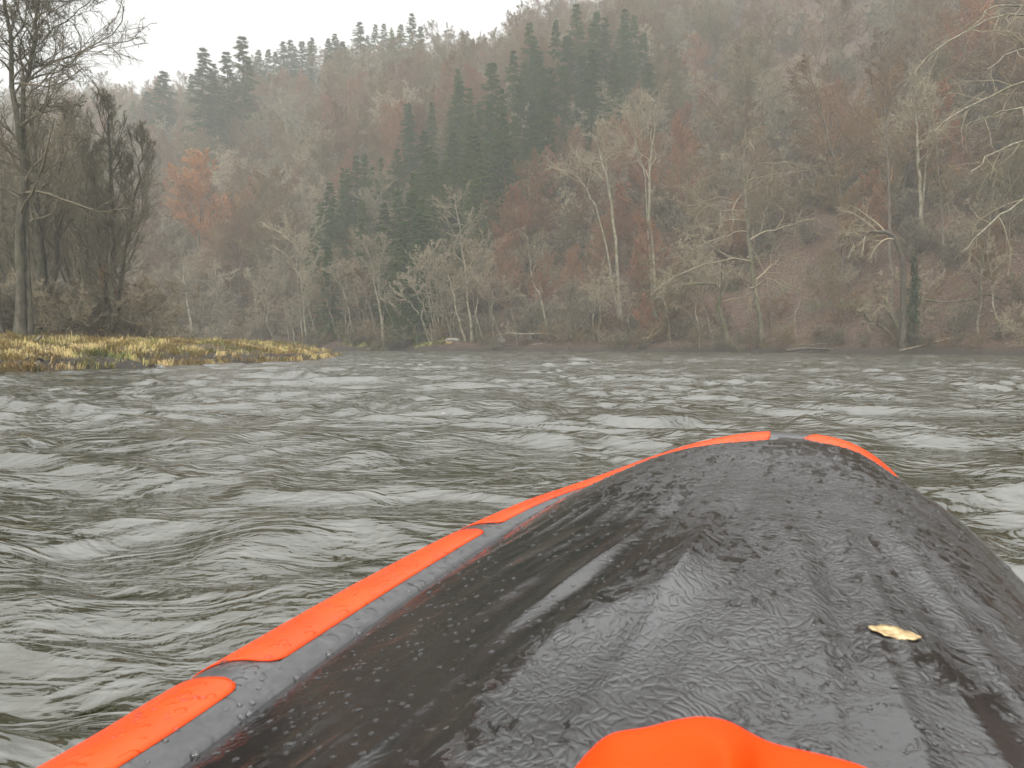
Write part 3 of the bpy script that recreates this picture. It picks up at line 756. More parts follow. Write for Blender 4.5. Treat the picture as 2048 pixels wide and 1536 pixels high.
# brushwood: low bare shrubs and bank scrub
BR = {}
for i in range(3):
    stems = [stem(RNG.uniform(1.0, 2.2), tuple(RNG.normal(size=2) * .9), .25, 5, (RNG.normal() * .2, RNG.normal() * .2, .2)) for _ in range(7)]
    tg, cg = build_tree(stems, [.02] * 7, n1=6, n2=4, n3=4, n4=3, l1=.45, t0=.15, up=.05, gn=.22, twig_r=.008, min_r=.006, trunk_sides=4)
    BR['brush%d' % i] = geo_join('brush%d' % i, tg, cg, M['bark_brown'], [M['twig_brown'], M['twig_dark'], M['twig_grey']][i])
items = []
for _ in range(4200):
    s = random.uniform(0, cs[-1]); dd = abs(random.gauss(0, 1)) * 26 + .6
    x = np.interp(s, cs, FB[:, 0]); yv = np.interp(s, cs, FB[:, 1]); x2 = np.interp(s + 1, cs, FB[:, 0]); y2 = np.interp(s + 1, cs, FB[:, 1])
    nx, ny = -(y2 - yv), (x2 - x); 
    if nx + ny < 0: nx, ny = -nx, -ny
    x, yv = x + nx * dd, yv + ny * dd
    if yv < 20 or abs(x / yv) > .9: continue
    px = 1024 + F_PX * x / yv
    if px > 1450 and 2 < dd < 20 and random.random() < .6: continue
    items.append((x, yv, float(height(x, yv)) - .05, 'brush%d' % random.choice([0, 1, 1, 2, 0]), random.uniform(.6, 1.3) * (1 + min(dd, 30) / 22), random.uniform(0, 6.28)))
for _ in range(3200):
    s = random.uniform(0, cs[-1]); dd = random.uniform(.2, 2.6) if _ < 700 else random.uniform(30, 105)
    x = np.interp(s, cs, FB[:, 0]); yv = np.interp(s, cs, FB[:, 1]); x2 = np.interp(s + 1, cs, FB[:, 0]); y2 = np.interp(s + 1, cs, FB[:, 1])
    nx, ny = -(y2 - yv), (x2 - x)
    if nx + ny < 0: nx, ny = -nx, -ny
    x, yv = x + nx * dd, yv + ny * dd
    if yv < 20 or abs(x / yv) > .9: continue
    items.append((x, yv, float(height(x, yv)) - .05, 'brush%d' % random.choice([0, 1, 1]), random.uniform(.35, .8) * (1 if dd < 5 else 4.2), random.uniform(0, 6.28)))
scatter('bank_brushwood', 'low tangle of bare shrubs and twigs along the far bank', items, BR)

for k, px in enumerate([548, 562, 580, 600, 628, 640, 660, 672, 692, 705, 728, 742, 758, 784, 798, 815, 842, 858, 895, 912, 955, 972, 990, 1010, 1035, 1185, 1200, 1270, 1345, 1395, 1430, 1590, 1960, 2010]):
    px += random.uniform(-5, 5); Y = bd(px, random.uniform(.6, 4)); X = (px - 1024) / F_PX * Y
    w_ = 'left of the forked white vee tree' if px < 725 else ('between the white vee tree and the alder fan' if px < 870 else ('right of the alder fan' if px < 1100 else ('between the alders and the drooping tree' if px < 1480 else 'toward the bowed tree and right edge')))
    put_tree('slim%d' % (k % 2), X, Y, random.uniform(.6, 1.1), random.gauss(0, .5) + (1.0 if random.random() < .3 else 0), 'slim pale leaning alder at the waterline ' + w_, 'tree', 'slim pale alders at the waterline ' + w_, tilt=(random.gauss(0, .08), random.gauss(-.05, .12)))
# ------------------------------------------------------------------ left bank woodland
def left_tree(label, stems_px, Y, rads, kind, group=None, **kw): return featured(label, stems_px, Y, rads, kind, group, **kw)
left_tree('tallest bare tree at the left edge, its forked stems running out of the top', [[(38, 668), (42, 560), (40, 440), (48, 330), (30, 200), (22, 90), (10, -40), (0, -140)], [(50, 330), (48, 240), (62, 120), (75, 40), (80, -60), (90, -160)]], 33, [.185, .11], 'darkpale',
          n1=34, n2=9, n3=8, n4=6, t0=.25, l1=.36, ang1=(30, 65), up=.04, gn=.2, twig_r=.008, min_r=.009, lp=1.6)
left_tree('broad fan crowned alder standing at the right end of the left hand woods', [[(228, 675), (226, 600), (222, 520), (222, 440), (224, 350), (215, 260), (212, 215)], [(214, 675), (208, 600), (200, 500), (192, 380), (186, 290)], [(230, 640), (246, 540), (262, 440), (276, 350), (285, 280)]], 37, [.17, .11, .10], 'darkpale',
          n1=24, n2=8, n3=7, n4=5, t0=.16, l1=.33, ang1=(28, 52), up=.17, gn=.10, twig_r=.007, min_r=.008)
left_tree('thick dark ivy covered double trunk between the tall tree and the fan crowned alder', [[(92, 650), (86, 560), (78, 470), (70, 380), (66, 290), (60, 230)], [(100, 650), (108, 560), (112, 470), (120, 380), (126, 280), (130, 225)]], 38, [.26, .22], 'darkpale', n1=20, n2=7, n3=6, n4=4, t0=.3, l1=.27, up=.16, gn=.12, ang1=(25, 50), twig_r=.007, min_r=.008)
left_tree('grey stem leaning left at the very edge of the picture', [[(2, 668), (-6, 560), (-20, 430), (-30, 300), (-50, 180)]], 35, [.16], 'darkpale', n1=20, t0=.25, l1=.3, up=.12, twig_r=.007, min_r=.008)
left_tree('slim straight grey tree behind the gap right of the ivy covered trunks', [[(168, 670), (166, 560), (160, 440), (158, 320), (150, 235)]], 43, [.13], 'darkpale', n1=22, t0=.2, l1=.27, up=.16, gn=.1, ang1=(25, 50), twig_r=.007, min_r=.008)
left_tree('slim leaning stem touching the fan crowned alder on its left', [[(190, 672), (182, 580), (172, 480), (172, 380), (170, 280)]], 40, [.11], 'darkpale', n1=22, t0=.2, l1=.27, up=.16, gn=.1, ang1=(25, 50), twig_r=.007, min_r=.008)
lt = []
for k in range(34):
    px = random.uniform(-160, 250); Y = random.uniform(44, 70)
    X = (px - 1024) / F_PX * Y
    if px > 190 and Y > 50: continue
    key = random.choice(['slender0', 'slender1', 'slender2'])
    top = 235 + random.uniform(-15, 90) + max(0, px - 220) * .5
    z = float(height(X, Y)); h = CAM_H + (686 - top) / F_PX * Y - z
    wz = ('near the left frame edge' if px < 60 else ('behind the ivy covered double trunk' if px < 130 else 'just behind the fan crowned alder')); dz = 'front' if Y < 52 else 'back'
    put_tree(key, X, Y, h / PROTO[key][3], random.uniform(0, 6.28), 'slender bare tree in the %s of the left thicket %s' % (dz, wz), 'tree', 'slender trees in the %s of the left thicket %s' % (dz, wz), z=z)
items = []
for _ in range(190):
    px = random.uniform(-150, 260); Y = random.uniform(36, 60); X = (px - 1024) / F_PX * Y
    if float(sdist(np.array([X]), np.array([Y]), SPT)[0]) < 1.5: continue
    items.append((X, Y, float(height(X, Y)) - .05, 'brush%d' % random.randrange(3), random.uniform(.7, 1.6), random.uniform(0, 6.28)))
scatter('left_undergrowth', 'brown undergrowth of bare shrubs among the left hand trees', items, BR)

# ------------------------------------------------------------------ branches reaching in from a tree outside the frame on the right
base = np.array([37.5, 50.5, 0.0]); base[2] = float(height(base[0], base[1]))
o = thing('overhanging_tree', 'pale lichen crusted branches reaching in from beyond the right edge', 'tree', base)
tg = Geo(); P = spline([(0, 0, -.4), (-.2, -.1, 5), (-.1, -.3, 10), (.2, -.2, 16), (0, 0, 22)], 16)[None]
tubes(tg, P, (.32 * (1 - .75 * np.linspace(0, 1, 16)))[None], 9)
obj('trunk', tg.mesh('trunk', M['bark_mossy']), o)
cgeo = Geo()
for pts in ([(2120, 20), (2048, 15), (1990, 10), (1960, 40), (1940, 60)], [(2120, 40), (2010, 28), (1900, 80), (1850, 120), (1830, 150)], [(2130, 110), (2060, 95), (2010, 110), (1980, 135), (1940, 125)],
            [(2130, 150), (2040, 165), (1990, 190), (1940, 215), (1900, 235), (1870, 262)], [(2120, 190), (2045, 215), (2000, 225), (1960, 240), (1930, 250)], [(2130, 250), (2050, 280), (1990, 305), (1960, 330), (1935, 350)],
            [(2130, 360), (2048, 400), (2010, 425), (1970, 455), (1945, 480), (1925, 505)]):
    p = []
    for i, (px, py) in enumerate(pts):
        Y = 46.5 - i * .5; d = ray(px, py); t = Y / d[1]; p.append([d[0] * t, Y, CAM_H + d[2] * t])
    p = np.array(p) - base
    root = np.array([0, 0, p[0][2] + .8]); P = spline(np.vstack([root, p]), 14)[None]
    P[:, 2:] += RNG.normal(size=P[:, 2:].shape) * .05
    R = (.080 * (1 - .7 * np.linspace(0, 1, 14)))[None]
    lg = Geo(); tubes(lg, P, R, 6); obj('limb', lg.mesh('limb', M['bark_pale']), o)
    P1, R1 = grow(P, R, 11, .2, 1, .28, (30, 75), 6, -.02, .28, .5, .1); R1 = np.maximum(R1, .010); tubes(cgeo, P1, R1, 4)
    P2, R2_ = grow(P1, R1, 5, .2, 1, .5, (25, 70), 4, 0, .3, .6, .05); R2_ = np.maximum(R2_, .007); tubes(cgeo, P2, R2_, 3)
obj('crown', cgeo.mesh('crown', M['twig_grey']), o)

# ------------------------------------------------------------------ driftwood and stones
def log_(name, label, pts, Y, r0, r1, mt, cat='driftwood', lift=0.0, side=3, group=None, dyy=0.0):
    p = []
    for i, (px, py) in enumerate(pts):
        yy = Y + dyy * i; d = ray(px, py); t = yy / d[1]; p.append([d[0] * t, yy, CAM_H + d[2] * t])
    P = spline(p, 18); base = P.mean(0); base[2] = P[:, 2].min(); P = (P - base)[None] + RNG.normal(size=(1, 18, 3)) * .015
    R = np.linspace(r0, r1, 18)[None]
    g = Geo(); tubes(g, P, R, 7)
    o = thing(name, label, cat, base, 0, group)
    obj('stem', g.mesh('stem', mt), o)
    if side:
        g2 = Geo(); P1, R1 = grow(P, R, side, .3, .95, .3, (25, 60), 6, .03, .18, .5); tubes(g2, P1, np.maximum(R1, .01), 4)
        P2, R2_ = grow(P1, R1, 4, .2, .95, .5, (25, 60), 4, .0, .2, .5); tubes(g2, P2, np.maximum(R2_, .008), 3)
        obj('side_branches', g2.mesh('side_branches', mt), o)
    return o
log_('fallen_branch', 'long pale bowed branch lying in a low arch on the far bank', [(1010, 666), (1045, 668), (1090, 667), (1130, 675), (1155, 690), (1180, 696)], bd(1100) + .5, .05, .10, M['bark_pale'], 'branch')
log_('fallen_log', 'long dark fallen trunk slanting into the water right of the bowed branch', [(1340, 680), (1290, 690), (1240, 697), (1180, 702), (1120, 703)], bd(1240) + .2, .17, .08, M['bark_dark'], 'log')
log_('fallen_log', 'thinner grey log lying just above the long dark fallen trunk', [(1345, 668), (1310, 682), (1270, 692), (1230, 699)], bd(1290) + .6, .09, .05, M['bark_brown'], 'log')
log_('fallen_branch', 'low dark tangle of driftwood below the bowed branch', [(1060, 700), (1035, 692), (1010, 690), (985, 697)], bd(1030) + .1, .10, .05, M['bark_dark'], 'branch', side=6)
log_('fallen_branch', 'grey forked driftwood stick beside the driftwood tangle', [(1130, 700), (1110, 692), (1085, 688), (1060, 690)], bd(1100) + .1, .06, .03, M['bark_pale'], 'branch', side=4)
log_('fallen_log', 'reddish brown log at the foot of the leaf covered slope left of the bowed tree', [(1570, 702), (1620, 697), (1690, 700), (1750, 703), (1800, 701)], bd(1690) + .1, .12, .08, M['bark_dark'], 'log', side=6)
log_('fallen_branch', 'jumbled bleached sticks on top of the reddish brown log', [(1600, 690), (1650, 688), (1700, 694), (1770, 693)], bd(1690) + .4, .05, .03, M['bark_brown'], 'branch', side=9)
log_('fallen_branch', 'straight pale pole leaning out from the foot of the bowed tree', [(1900, 677), (1870, 684), (1840, 692), (1800, 700)], bd(1840) + .2, .05, .04, M['bark_pale'], 'branch', side=0)
log_('fallen_branch', 'mossy green bough stretched level across the slope right of the ivy trunk', [(1840, 598), (1880, 603), (1930, 601), (1975, 590), (2005, 600)], bd(1900) + 3, .05, .07, M['bark_mossy'], 'branch', side=8)
log_('fallen_branch', 'thin pale branch rising from the leaf litter right of the drooping tree', [(1560, 640), (1600, 628), (1650, 612), (1700, 606)], bd(1620) + 4, .04, .02, M['bark_brown'], 'branch', side=5)
log_('driftwood_log', 'forked grey driftwood log on the grass of the left bank', [(0, 706), (30, 700), (52, 692), (70, 682), (83, 673)], 27.5, .14, .06, M['bark_pale'], 'driftwood', side=2)
log_('driftwood_log', 'low dark driftwood lying behind the forked log on the left bank', [(-20, 700), (10, 697), (40, 703), (62, 708)], 26.5, .10, .07, M['bark_dark'], 'driftwood', side=5)
log_('tree_stump', 'small dark rotten stump at the water edge of the left bank', [(78, 738), (79, 730), (80, 722)], 21.9, .13, .10, M['bark_dark'], 'stump', side=0)
log_('tree_stump', 'dark root clump in the grass edge right of the small stump', [(140, 716), (150, 722), (160, 728)], 23.8, .10, .15, M['bark_dark'], 'stump', side=3)

m, nt, b = mat('wet_stone')
n1 = noise(nt, 5, 5, .6, nt.nodes.new('ShaderNodeTexCoord').outputs['Object'])
nt.links.new(ramp(nt, n1.outputs[0], [(.3, (.10, .095, .085)), (.7, (.30, .28, .25))]).outputs[0], b.inputs['Base Color']); b.inputs['Roughness'].default_value = .5
M['stone'] = m
def stone(label, px, py, Y, r, group=None):
    d = ray(px, py); t = Y / d[1]
    u = np.linspace(0, np.pi, 12); w = np.linspace(0, 2 * np.pi, 17)[:-1]
    U, W = np.meshgrid(u, w, indexing='ij'); v = np.stack([np.sin(U) * np.cos(W), np.sin(U) * np.sin(W), np.cos(U)], -1)
    off = RNG.uniform(0, 9, 3); nn = 1 + .16 * sines(v[..., 0] * 2 + off[0], v[..., 1] * 2 + v[..., 2] * 2.3, 2.2, int(off[1] * 100)) + .05 * sines(v[..., 0] * 5, v[..., 1] * 5 - v[..., 2] * 4, 2, int(off[2] * 99))
    v = v * nn[..., None] * np.array(r); a, c_ = np.meshgrid(np.arange(11), np.arange(16), indexing='ij')
    q = np.stack([a * 16 + c_, (a + 1) * 16 + c_, (a + 1) * 16 + (c_ + 1) % 16, a * 16 + (c_ + 1) % 16], -1).reshape(-1, 4)
    o = obj('boulder', mesh_from('boulder', v.reshape(-1, 3), [q], True, [M['stone']]), label=label, category='rock')
    o.location = (d[0] * t, Y, float(height(d[0] * t, Y)) + r[2] * .3)
    if group: o['group'] = group
stone('rounded grey boulder behind the bowed branch', 1002, 682, bd(1002) + 1.6, (.45, .35, .35))
stone('grey boulder among the stones under the evergreen draped tree', 1045, 682, bd(1045) + 2.2, (.4, .35, .4))
stone('pale boulder at the right of the stones under the evergreen draped tree', 1060, 682, bd(1060) + 2.0, (.35, .35, .42))
stone('low brown boulder at the water below the slim alder trunks', 905, 695, bd(905) + .4, (.8, .4, .28))

# ------------------------------------------------------------------ grass on the left bank
m, nt, b = mat('winter_grass')
at_ = nt.nodes.new('ShaderNodeAttribute'); at_.attribute_name = 'tint'
r = ramp(nt, at_.outputs['Fac'], [(0, (.090, .120, .028)), (.25, (.20, .21, .055)), (.45, (.36, .29, .11)), (.75, (.50, .37, .17)), (.9, (.32, .19, .08)), (1, (.17, .09, .04))])
nt.links.new(r.outputs[0], b.inputs['Base Color']); b.inputs['Roughness'].default_value = .7
b.inputs['Specular IOR Level'].default_value = .3
M['grass'] = m
def grass(name, label, x, y, hgt, tint, wid=.0075):
    n = len(x); z = np.maximum(height(x, y), .03)
    a = RNG.normal(size=n) * .8 + 2.2 * sines(x, y, 2.4, 61) - 1.2; lean = RNG.uniform(.4, 1.5, n); d = np.stack([np.cos(a), np.sin(a), np.zeros(n)], -1)
    sd = np.stack([-np.sin(a), np.cos(a), np.zeros(n)], -1) * (wid * RNG.uniform(.6, 1.4, n))[:, None]
    p0 = np.stack([x, y, z - .03], -1); h = hgt[:, None]
    up = np.array([0, 0, 1.0])
    p1 = p0 + up * h * .6 + d * (lean[:, None] * h * .25); p2 = p0 + up * h * (.95 - .35 * lean[:, None]) + d * (lean[:, None] * h * .75)
    v = np.stack([p0 - sd, p0 + sd, p1 - sd * .8, p1 + sd * .8, p2], 1).reshape(-1, 3)
    k = (np.arange(n) * 5)[:, None]
    me = mesh_from(name, v, [k + [0, 1, 3, 2], k + [2, 3, 4]], True, [M['grass']])
    at2 = me.attributes.new('tint', 'FLOAT', 'POINT'); at2.data.foreach_set('value', np.repeat(tint, 5).astype(np.float32))
    return obj(name, me, kind='stuff', label=label)
n = 240000
Y = RNG.uniform(14, 60, n) ** 1.0; X = (RNG.uniform(-260, 690, n) - 1024) / F_PX * Y
dl = sdist(X, Y, SPT)
patch = sines(X, Y, 5.5, 41) * .5 + sines(X, Y, 1.6, 42) * .5
ok = (dl > -.45) & (dl < 22) & ((RNG.uniform(size=n) < .62 + .3 * patch))
X, Y, dl, patch = X[ok][:110000], Y[ok][:110000], dl[ok][:110000], patch[ok][:110000]
# tussocks: pull blades together
cx, cy_ = np.round(X / .55) * .55, np.round(Y / .55) * .55
cx = cx + .2 * np.sin(cx * 37 + cy_ * 11); cy_ = cy_ + .2 * np.sin(cx * 13 - cy_ * 29)
pull = RNG.uniform(.05, .6, len(X)); X2, Y2 = X + (cx - X) * pull, Y + (cy_ - Y) * pull
hg = (.20 + .26 * (patch * .5 + .5).clip(.1, 1.6) * pull * (1 + .5 * np.sin(cx * 7.1 + cy_ * 5.3))) * RNG.uniform(.6, 1.4, len(X)) * (1 - .55 * (patch < -.3))
green = sines(X, Y, 4.5, 44) * .55 + sines(X, Y, 1.2, 45) * .35
tint = np.clip(.56 - .42 * np.clip(green - .1, 0, 1.2) / .9 + .12 * sines(X, Y, 2.3, 47) + RNG.normal(size=len(X)) * .13 + np.where(dl > 12, .12, 0) + np.where(dl < .6, .15, 0) , 0, 1)
grass('bank_grass', 'yellow and green winter grass tussocks on the left bank spit', X2, Y2, hg, tint)
n = 420; Y = RNG.uniform(26, 50, n); X = (RNG.uniform(120, 660, n) - 1024) / F_PX * Y; k_ = sdist(X, Y, SPT) > .2; X, Y = X[k_], Y[k_]
grass('dead_stems', 'tall dead straw coloured stems standing above the grass of the spit', X, Y, RNG.uniform(.35, .8, len(X)), RNG.uniform(.5, 1, len(X)), .006)
# a few strips on the far bank
n = 9000; pxs = RNG.uniform(560, 950, n); Yb = np.interp(pxs, np.arange(540, 970, 10), [bd(p, .2) for p in np.arange(540, 970, 10)]) + RNG.uniform(0, 2.6, n) ** 1.2
Xb = (pxs - 1024) / F_PX * Yb
sel = np.sin(pxs * .045) + .4 * np.sin(pxs * .13) > -.2
grass('far_bank_grass', 'thin strip of olive and straw grass along the far waterline', Xb[sel], Yb[sel], RNG.uniform(.12, .35, sel.sum()), np.clip(.22 + .5 * (pxs[sel] > 890) + RNG.normal(size=sel.sum()) * .12, 0, 1), .02)

# ------------------------------------------------------------------ haze
def box(name, lo, hi, mt, **props):
    v = [(x, y, z) for x in (lo[0], hi[0]) for y in (lo[1], hi[1]) for z in (lo[2], hi[2])]
    q = [(0, 1, 3, 2), (4, 6, 7, 5), (0, 4, 5, 1), (2, 3, 7, 6), (0, 2, 6, 4), (1, 5, 7, 3)]
    return obj(name, mesh_from(name, v, [np.array(q)], False, [mt]), **props)
hm = D.materials.new('haze'); hm.use_nodes = True
hn = hm.node_tree; hn.nodes.clear()
ho = hn.nodes.new('ShaderNodeOutputMaterial'); pv = hn.nodes.new('ShaderNodeVolumePrincipled')
pv.inputs['Color'].default_value = (.97, 1.0, .985, 1)
pv.inputs['Density'].default_value = .0012
hn.links.new(pv.outputs[0], ho.inputs['Volume'])
zmax = float(GZ.max()) + 26
box('haze', (-472, -122, -3.0), (332, 572, zmax), hm, kind='stuff', label='thin grey mist hanging in the valley')

# ------------------------------------------------------------------ inflatable boat
KB = 0.9
A0 = np.array([.556, 1.635]); BU = np.array([math.sin(math.radians(22)), math.cos(math.radians(22))]); BN = np.array([BU[1], -BU[0]])
def boat(a, b_, z):
    p = A0 + a[..., None] * BU + b_[..., None] * BN
    w = np.concatenate([p, z[..., None]], -1) - [0, 0, CAM_H]
    return np.array([0, 0, CAM_H]) + w * KB
BASE = np.array([.30, .90, 0.0])
RIM_L = [(-2.3, -.42, .385, 8), (-1.8, -.45, .387, 8), (-1.26, -.455, .39, 8), (-1.07, -.462, .395, 8), (-.75, -.468, .405, 7), (-.45, -.455, .42, 4), (-.27, -.415, .439, 2), (-.137, -.350, .456, 4), (-.04, -.275, .476, 10), (.035, -.195, .496, 18), (.09, -.105, .515, 25)]
rim = RIM_L + [(.113, 0.0, .530, 26)] + [(a - .10 * min(1, -b_ / .35) * (a > -.5), -b_ * (.97 + .06 * min(1, max(0, (-b_ - .2) / .2))), z - .16 * min(1, max(0, (-b_ - .10) / .24)), t) for a, b_, z, t in RIM_L[::-1]]
NQ = 420
rp = np.array(rim); seg = np.concatenate([[0], np.cumsum(np.linalg.norm(np.diff(rp[:, :2], axis=0), axis=1))])
def spline4(p, n):
    m_ = len(p); pp = np.vstack([2 * p[0] - p[1], p, 2 * p[-1] - p[-2]])
    # even spacing along the arc
    s = np.interp(np.linspace(0, seg[-1], n), seg, np.arange(m_)); s = np.clip(s, 0, m_ - 1 - 1e-9); i = s.astype(int); f = (s - i)[:, None]
    p0, p1, p2, p3 = pp[i], pp[i + 1], pp[i + 2], pp[i + 3]
    return .5 * ((2 * p1) + (-p0 + p2) * f + (2 * p0 - 5 * p1 + 4 * p2 - p3) * f ** 2 + (-p0 + 3 * p1 - 3 * p2 + p3) * f ** 3)
RQ = spline4(rp, NQ)
S3 = boat(RQ[:, 0], RQ[:, 1], RQ[:, 2])
TAN = norm(np.gradient(S3, axis=0)); UPV = np.array([0, 0, 1.0])
OUT = norm(np.cross(UPV, TAN)); UPT = norm(np.cross(TAN, OUT))
flip = np.sign((OUT * (S3 - S3.mean(0))).sum(-1).mean()); OUT = OUT * flip; UPT = np.where(UPT[:, 2:] < 0, -UPT, UPT)
BETA = np.radians(RQ[:, 3]); RT = .130
CEN = S3 + RT * (OUT * np.sin(BETA)[:, None] - UPT * np.cos(BETA)[:, None])
def tube_pt(i, ang, r):
    """i station indices (array), ang from straight up towards outside"""
    return CEN[i] + r[..., None] * (OUT[i] * np.sin(ang)[..., None] + UPT[i] * np.cos(ang)[..., None])
def grid_mesh(name, P, mt, smooth=True):
    a, b_ = P.shape[:2]; i, j = np.meshgrid(np.arange(a - 1), np.arange(b_ - 1), indexing='ij')
    q = np.stack([i * b_ + j, (i + 1) * b_ + j, (i + 1) * b_ + j + 1, i * b_ + j + 1], -1).reshape(-1, 4)
    return mesh_from(name, (P - BASE).reshape(-1, 3), [q], smooth, [mt])

def wet_bumps(nt, pos, scale=70.0, strength=.5, dist=.003, base=None):
    vo = N(nt, 'ShaderNodeTexVoronoi', Scale=scale); nt.links.new(pos, vo.inputs['Vector'])
    sz = noise(nt, scale * .25, 2, .5, pos)
    h = ramp(nt, mth(nt, 'SUBTRACT', vo.outputs['Distance'], mth(nt, 'MULTIPLY', mth(nt, 'SUBTRACT', sz.outputs[0], .42), 1.1)), [(.0, (1, 1, 1)), (.16, (.9, .9, .9)), (.27, (0, 0, 0))])
    return h.outputs[0]

m, nt, b = mat('orange_coated_fabric')
pos = geopos(nt)
h1 = wet_bumps(nt, pos, 62)
n1 = noise(nt, 9, 3, .5, pos); n2 = noise(nt, 900, 2, .5, pos)
nt.links.new(ramp(nt, n1.outputs[0], [(.3, (.68, .045, .0025)), (.7, (.78, .070, .004))]).outputs[0], b.inputs['Base Color'])
b.inputs['Roughness'].default_value = .32; b.inputs['Specular IOR Level'].default_value = .22
hh = mth(nt, 'ADD', mth(nt, 'MULTIPLY', h1, .0016), mth(nt, 'MULTIPLY', n1.outputs[0], .004))
hh = mth(nt, 'ADD', hh, mth(nt, 'MULTIPLY', n2.outputs[0], .0001))
bump(nt, b, hh, .8, 1.0)
M['orange'] = m
m, nt, b = mat('dark_grey_tube_fabric')
pos = geopos(nt); h1 = wet_bumps(nt, pos, 55); n1 = noise(nt, 30, 4, .6, pos)
nt.links.new(ramp(nt, n1.outputs[0], [(.3, (.035, .035, .038)), (.7, (.075, .075, .080))]).outputs[0], b.inputs['Base Color'])
b.inputs['Roughness'].default_value = .28; b.inputs['IOR'].default_value = 1.6
bump(nt, b, mth(nt, 'ADD', mth(nt, 'MULTIPLY', h1, .0012), mth(nt, 'MULTIPLY', n1.outputs[0], .002)), .8, 1.0)
M['grey_fabric'] = m
m, nt, b = mat('grey_seam_tape')
pos = geopos(nt); h1 = wet_bumps(nt, pos, 40); n1 = noise(nt, 60, 3, .6, pos)
nt.links.new(ramp(nt, n1.outputs[0], [(.3, (.026, .026, .028)), (.7, (.055, .055, .058))]).outputs[0], b.inputs['Base Color'])
b.inputs['Roughness'].default_value = .30; b.inputs['IOR'].default_value = 1.6
bump(nt, b, mth(nt, 'ADD', mth(nt, 'MULTIPLY', h1, .0008), mth(nt, 'MULTIPLY', n1.outputs[0], .001)), .7, 1.0)
M['tape'] = m

# deck fabric: black, wet, partly under a closed film of water and partly beaded
m, nt, b = mat('wet_black_deck_fabric')
tc = nt.nodes.new('ShaderNodeTexCoord'); uv = tc.outputs['Object']
v = mapped(nt, uv, (1.0, .62, .3), (0, 0, math.radians(22)))
warp = noise(nt, 7, 3, .6, uv)
vm = nt.nodes.new('ShaderNodeVectorMath'); vm.operation = 'MULTIPLY_ADD'
nt.links.new(warp.outputs['Color'], vm.inputs[0]); vm.inputs[1].default_value = (.10, .10, .04); nt.links.new(v, vm.inputs[2])
nA = noise(nt, 78, 5, .62, vm.outputs[0], .3)      # film and islands
nB = noise(nt, 210, 3, .55, vm.outputs[0])
nC = noise(nt, 3.2, 3, .55, uv)
fa = mth(nt, 'ADD', mth(nt, 'MULTIPLY', nA.outputs[0], .8), mth(nt, 'MULTIPLY', nB.outputs[0], .2))
fa = mth(nt, 'ADD', fa, mth(nt, 'MULTIPLY', mth(nt, 'SUBTRACT', nC.outputs[0], .5), .30))
fan = nt.nodes.new('ShaderNodeAttribute'); fan.attribute_name = 'fan'
nF = noise(nt, 1.0, 4, .6, fan.outputs['Vector'], .2)
fa = mth(nt, 'ADD', fa, mth(nt, 'MULTIPLY', mth(nt, 'SUBTRACT', nF.outputs[0], .5), .34))
wet = nt.nodes.new('ShaderNodeAttribute'); wet.attribute_name = 'wet'
fa = mth(nt, 'ADD', fa, wet.outputs['Fac'])
film = ramp(nt, fa, [(.485, (0, 0, 0)), (.507, (1, 1, 1))]).outputs[0]
vo = N(nt, 'ShaderNodeTexVoronoi', Scale=135.0, Randomness=1.0); nt.links.new(vm.outputs[0], vo.inputs['Vector'])
vo.feature = 'DISTANCE_TO_EDGE'
cell = ramp(nt, vo.outputs['Distance'], [(.03, (0, 0, 0)), (.22, (1, 1, 1))]).outputs[0]
nt.links.new(ramp(nt, film, [(0, (.020, .020, .022)), (1, (.006, .005, .006))]).outputs[0], b.inputs['Base Color'])
nt.links.new(ramp(nt, film, [(0, (.27, .27, .27)), (1, (.06, .06, .06))]).outputs[0], b.inputs['Roughness'])
b.inputs['IOR'].default_value = 1.95
hh = mth(nt, 'ADD', mth(nt, 'ADD', mth(nt, 'MULTIPLY', film, .0013), mth(nt, 'MULTIPLY', mth(nt, 'MULTIPLY', cell, mth(nt, 'SUBTRACT', 1.0, film)), .0004)), mth(nt, 'MULTIPLY', nB.outputs[0], .0004))
hh = mth(nt, 'ADD', hh, mth(nt, 'MULTIPLY', nC.outputs[0], .001))
bump(nt, b, hh, .9, 1.0)
M['deck'] = m
m, nt, b = mat('black_hull_rubber'); b.inputs['Base Color'].default_value = (.02, .02, .022, 1); b.inputs['Roughness'].default_value = .35
M['hull'] = m

kayak = thing('inflatable_boat', 'black and orange inflatable boat with a wet arched black deck pointing ahead', 'boat', tuple(BASE))
ang = np.linspace(-np.pi, np.pi, 41)
I = np.arange(0, NQ, 3); II, AA = np.meshgrid(I, ang, indexing='ij')
obj('side_tube', grid_mesh('side_tube', tube_pt(II, AA, np.full(II.shape, RT - .002)), M['grey_fabric']), kayak)

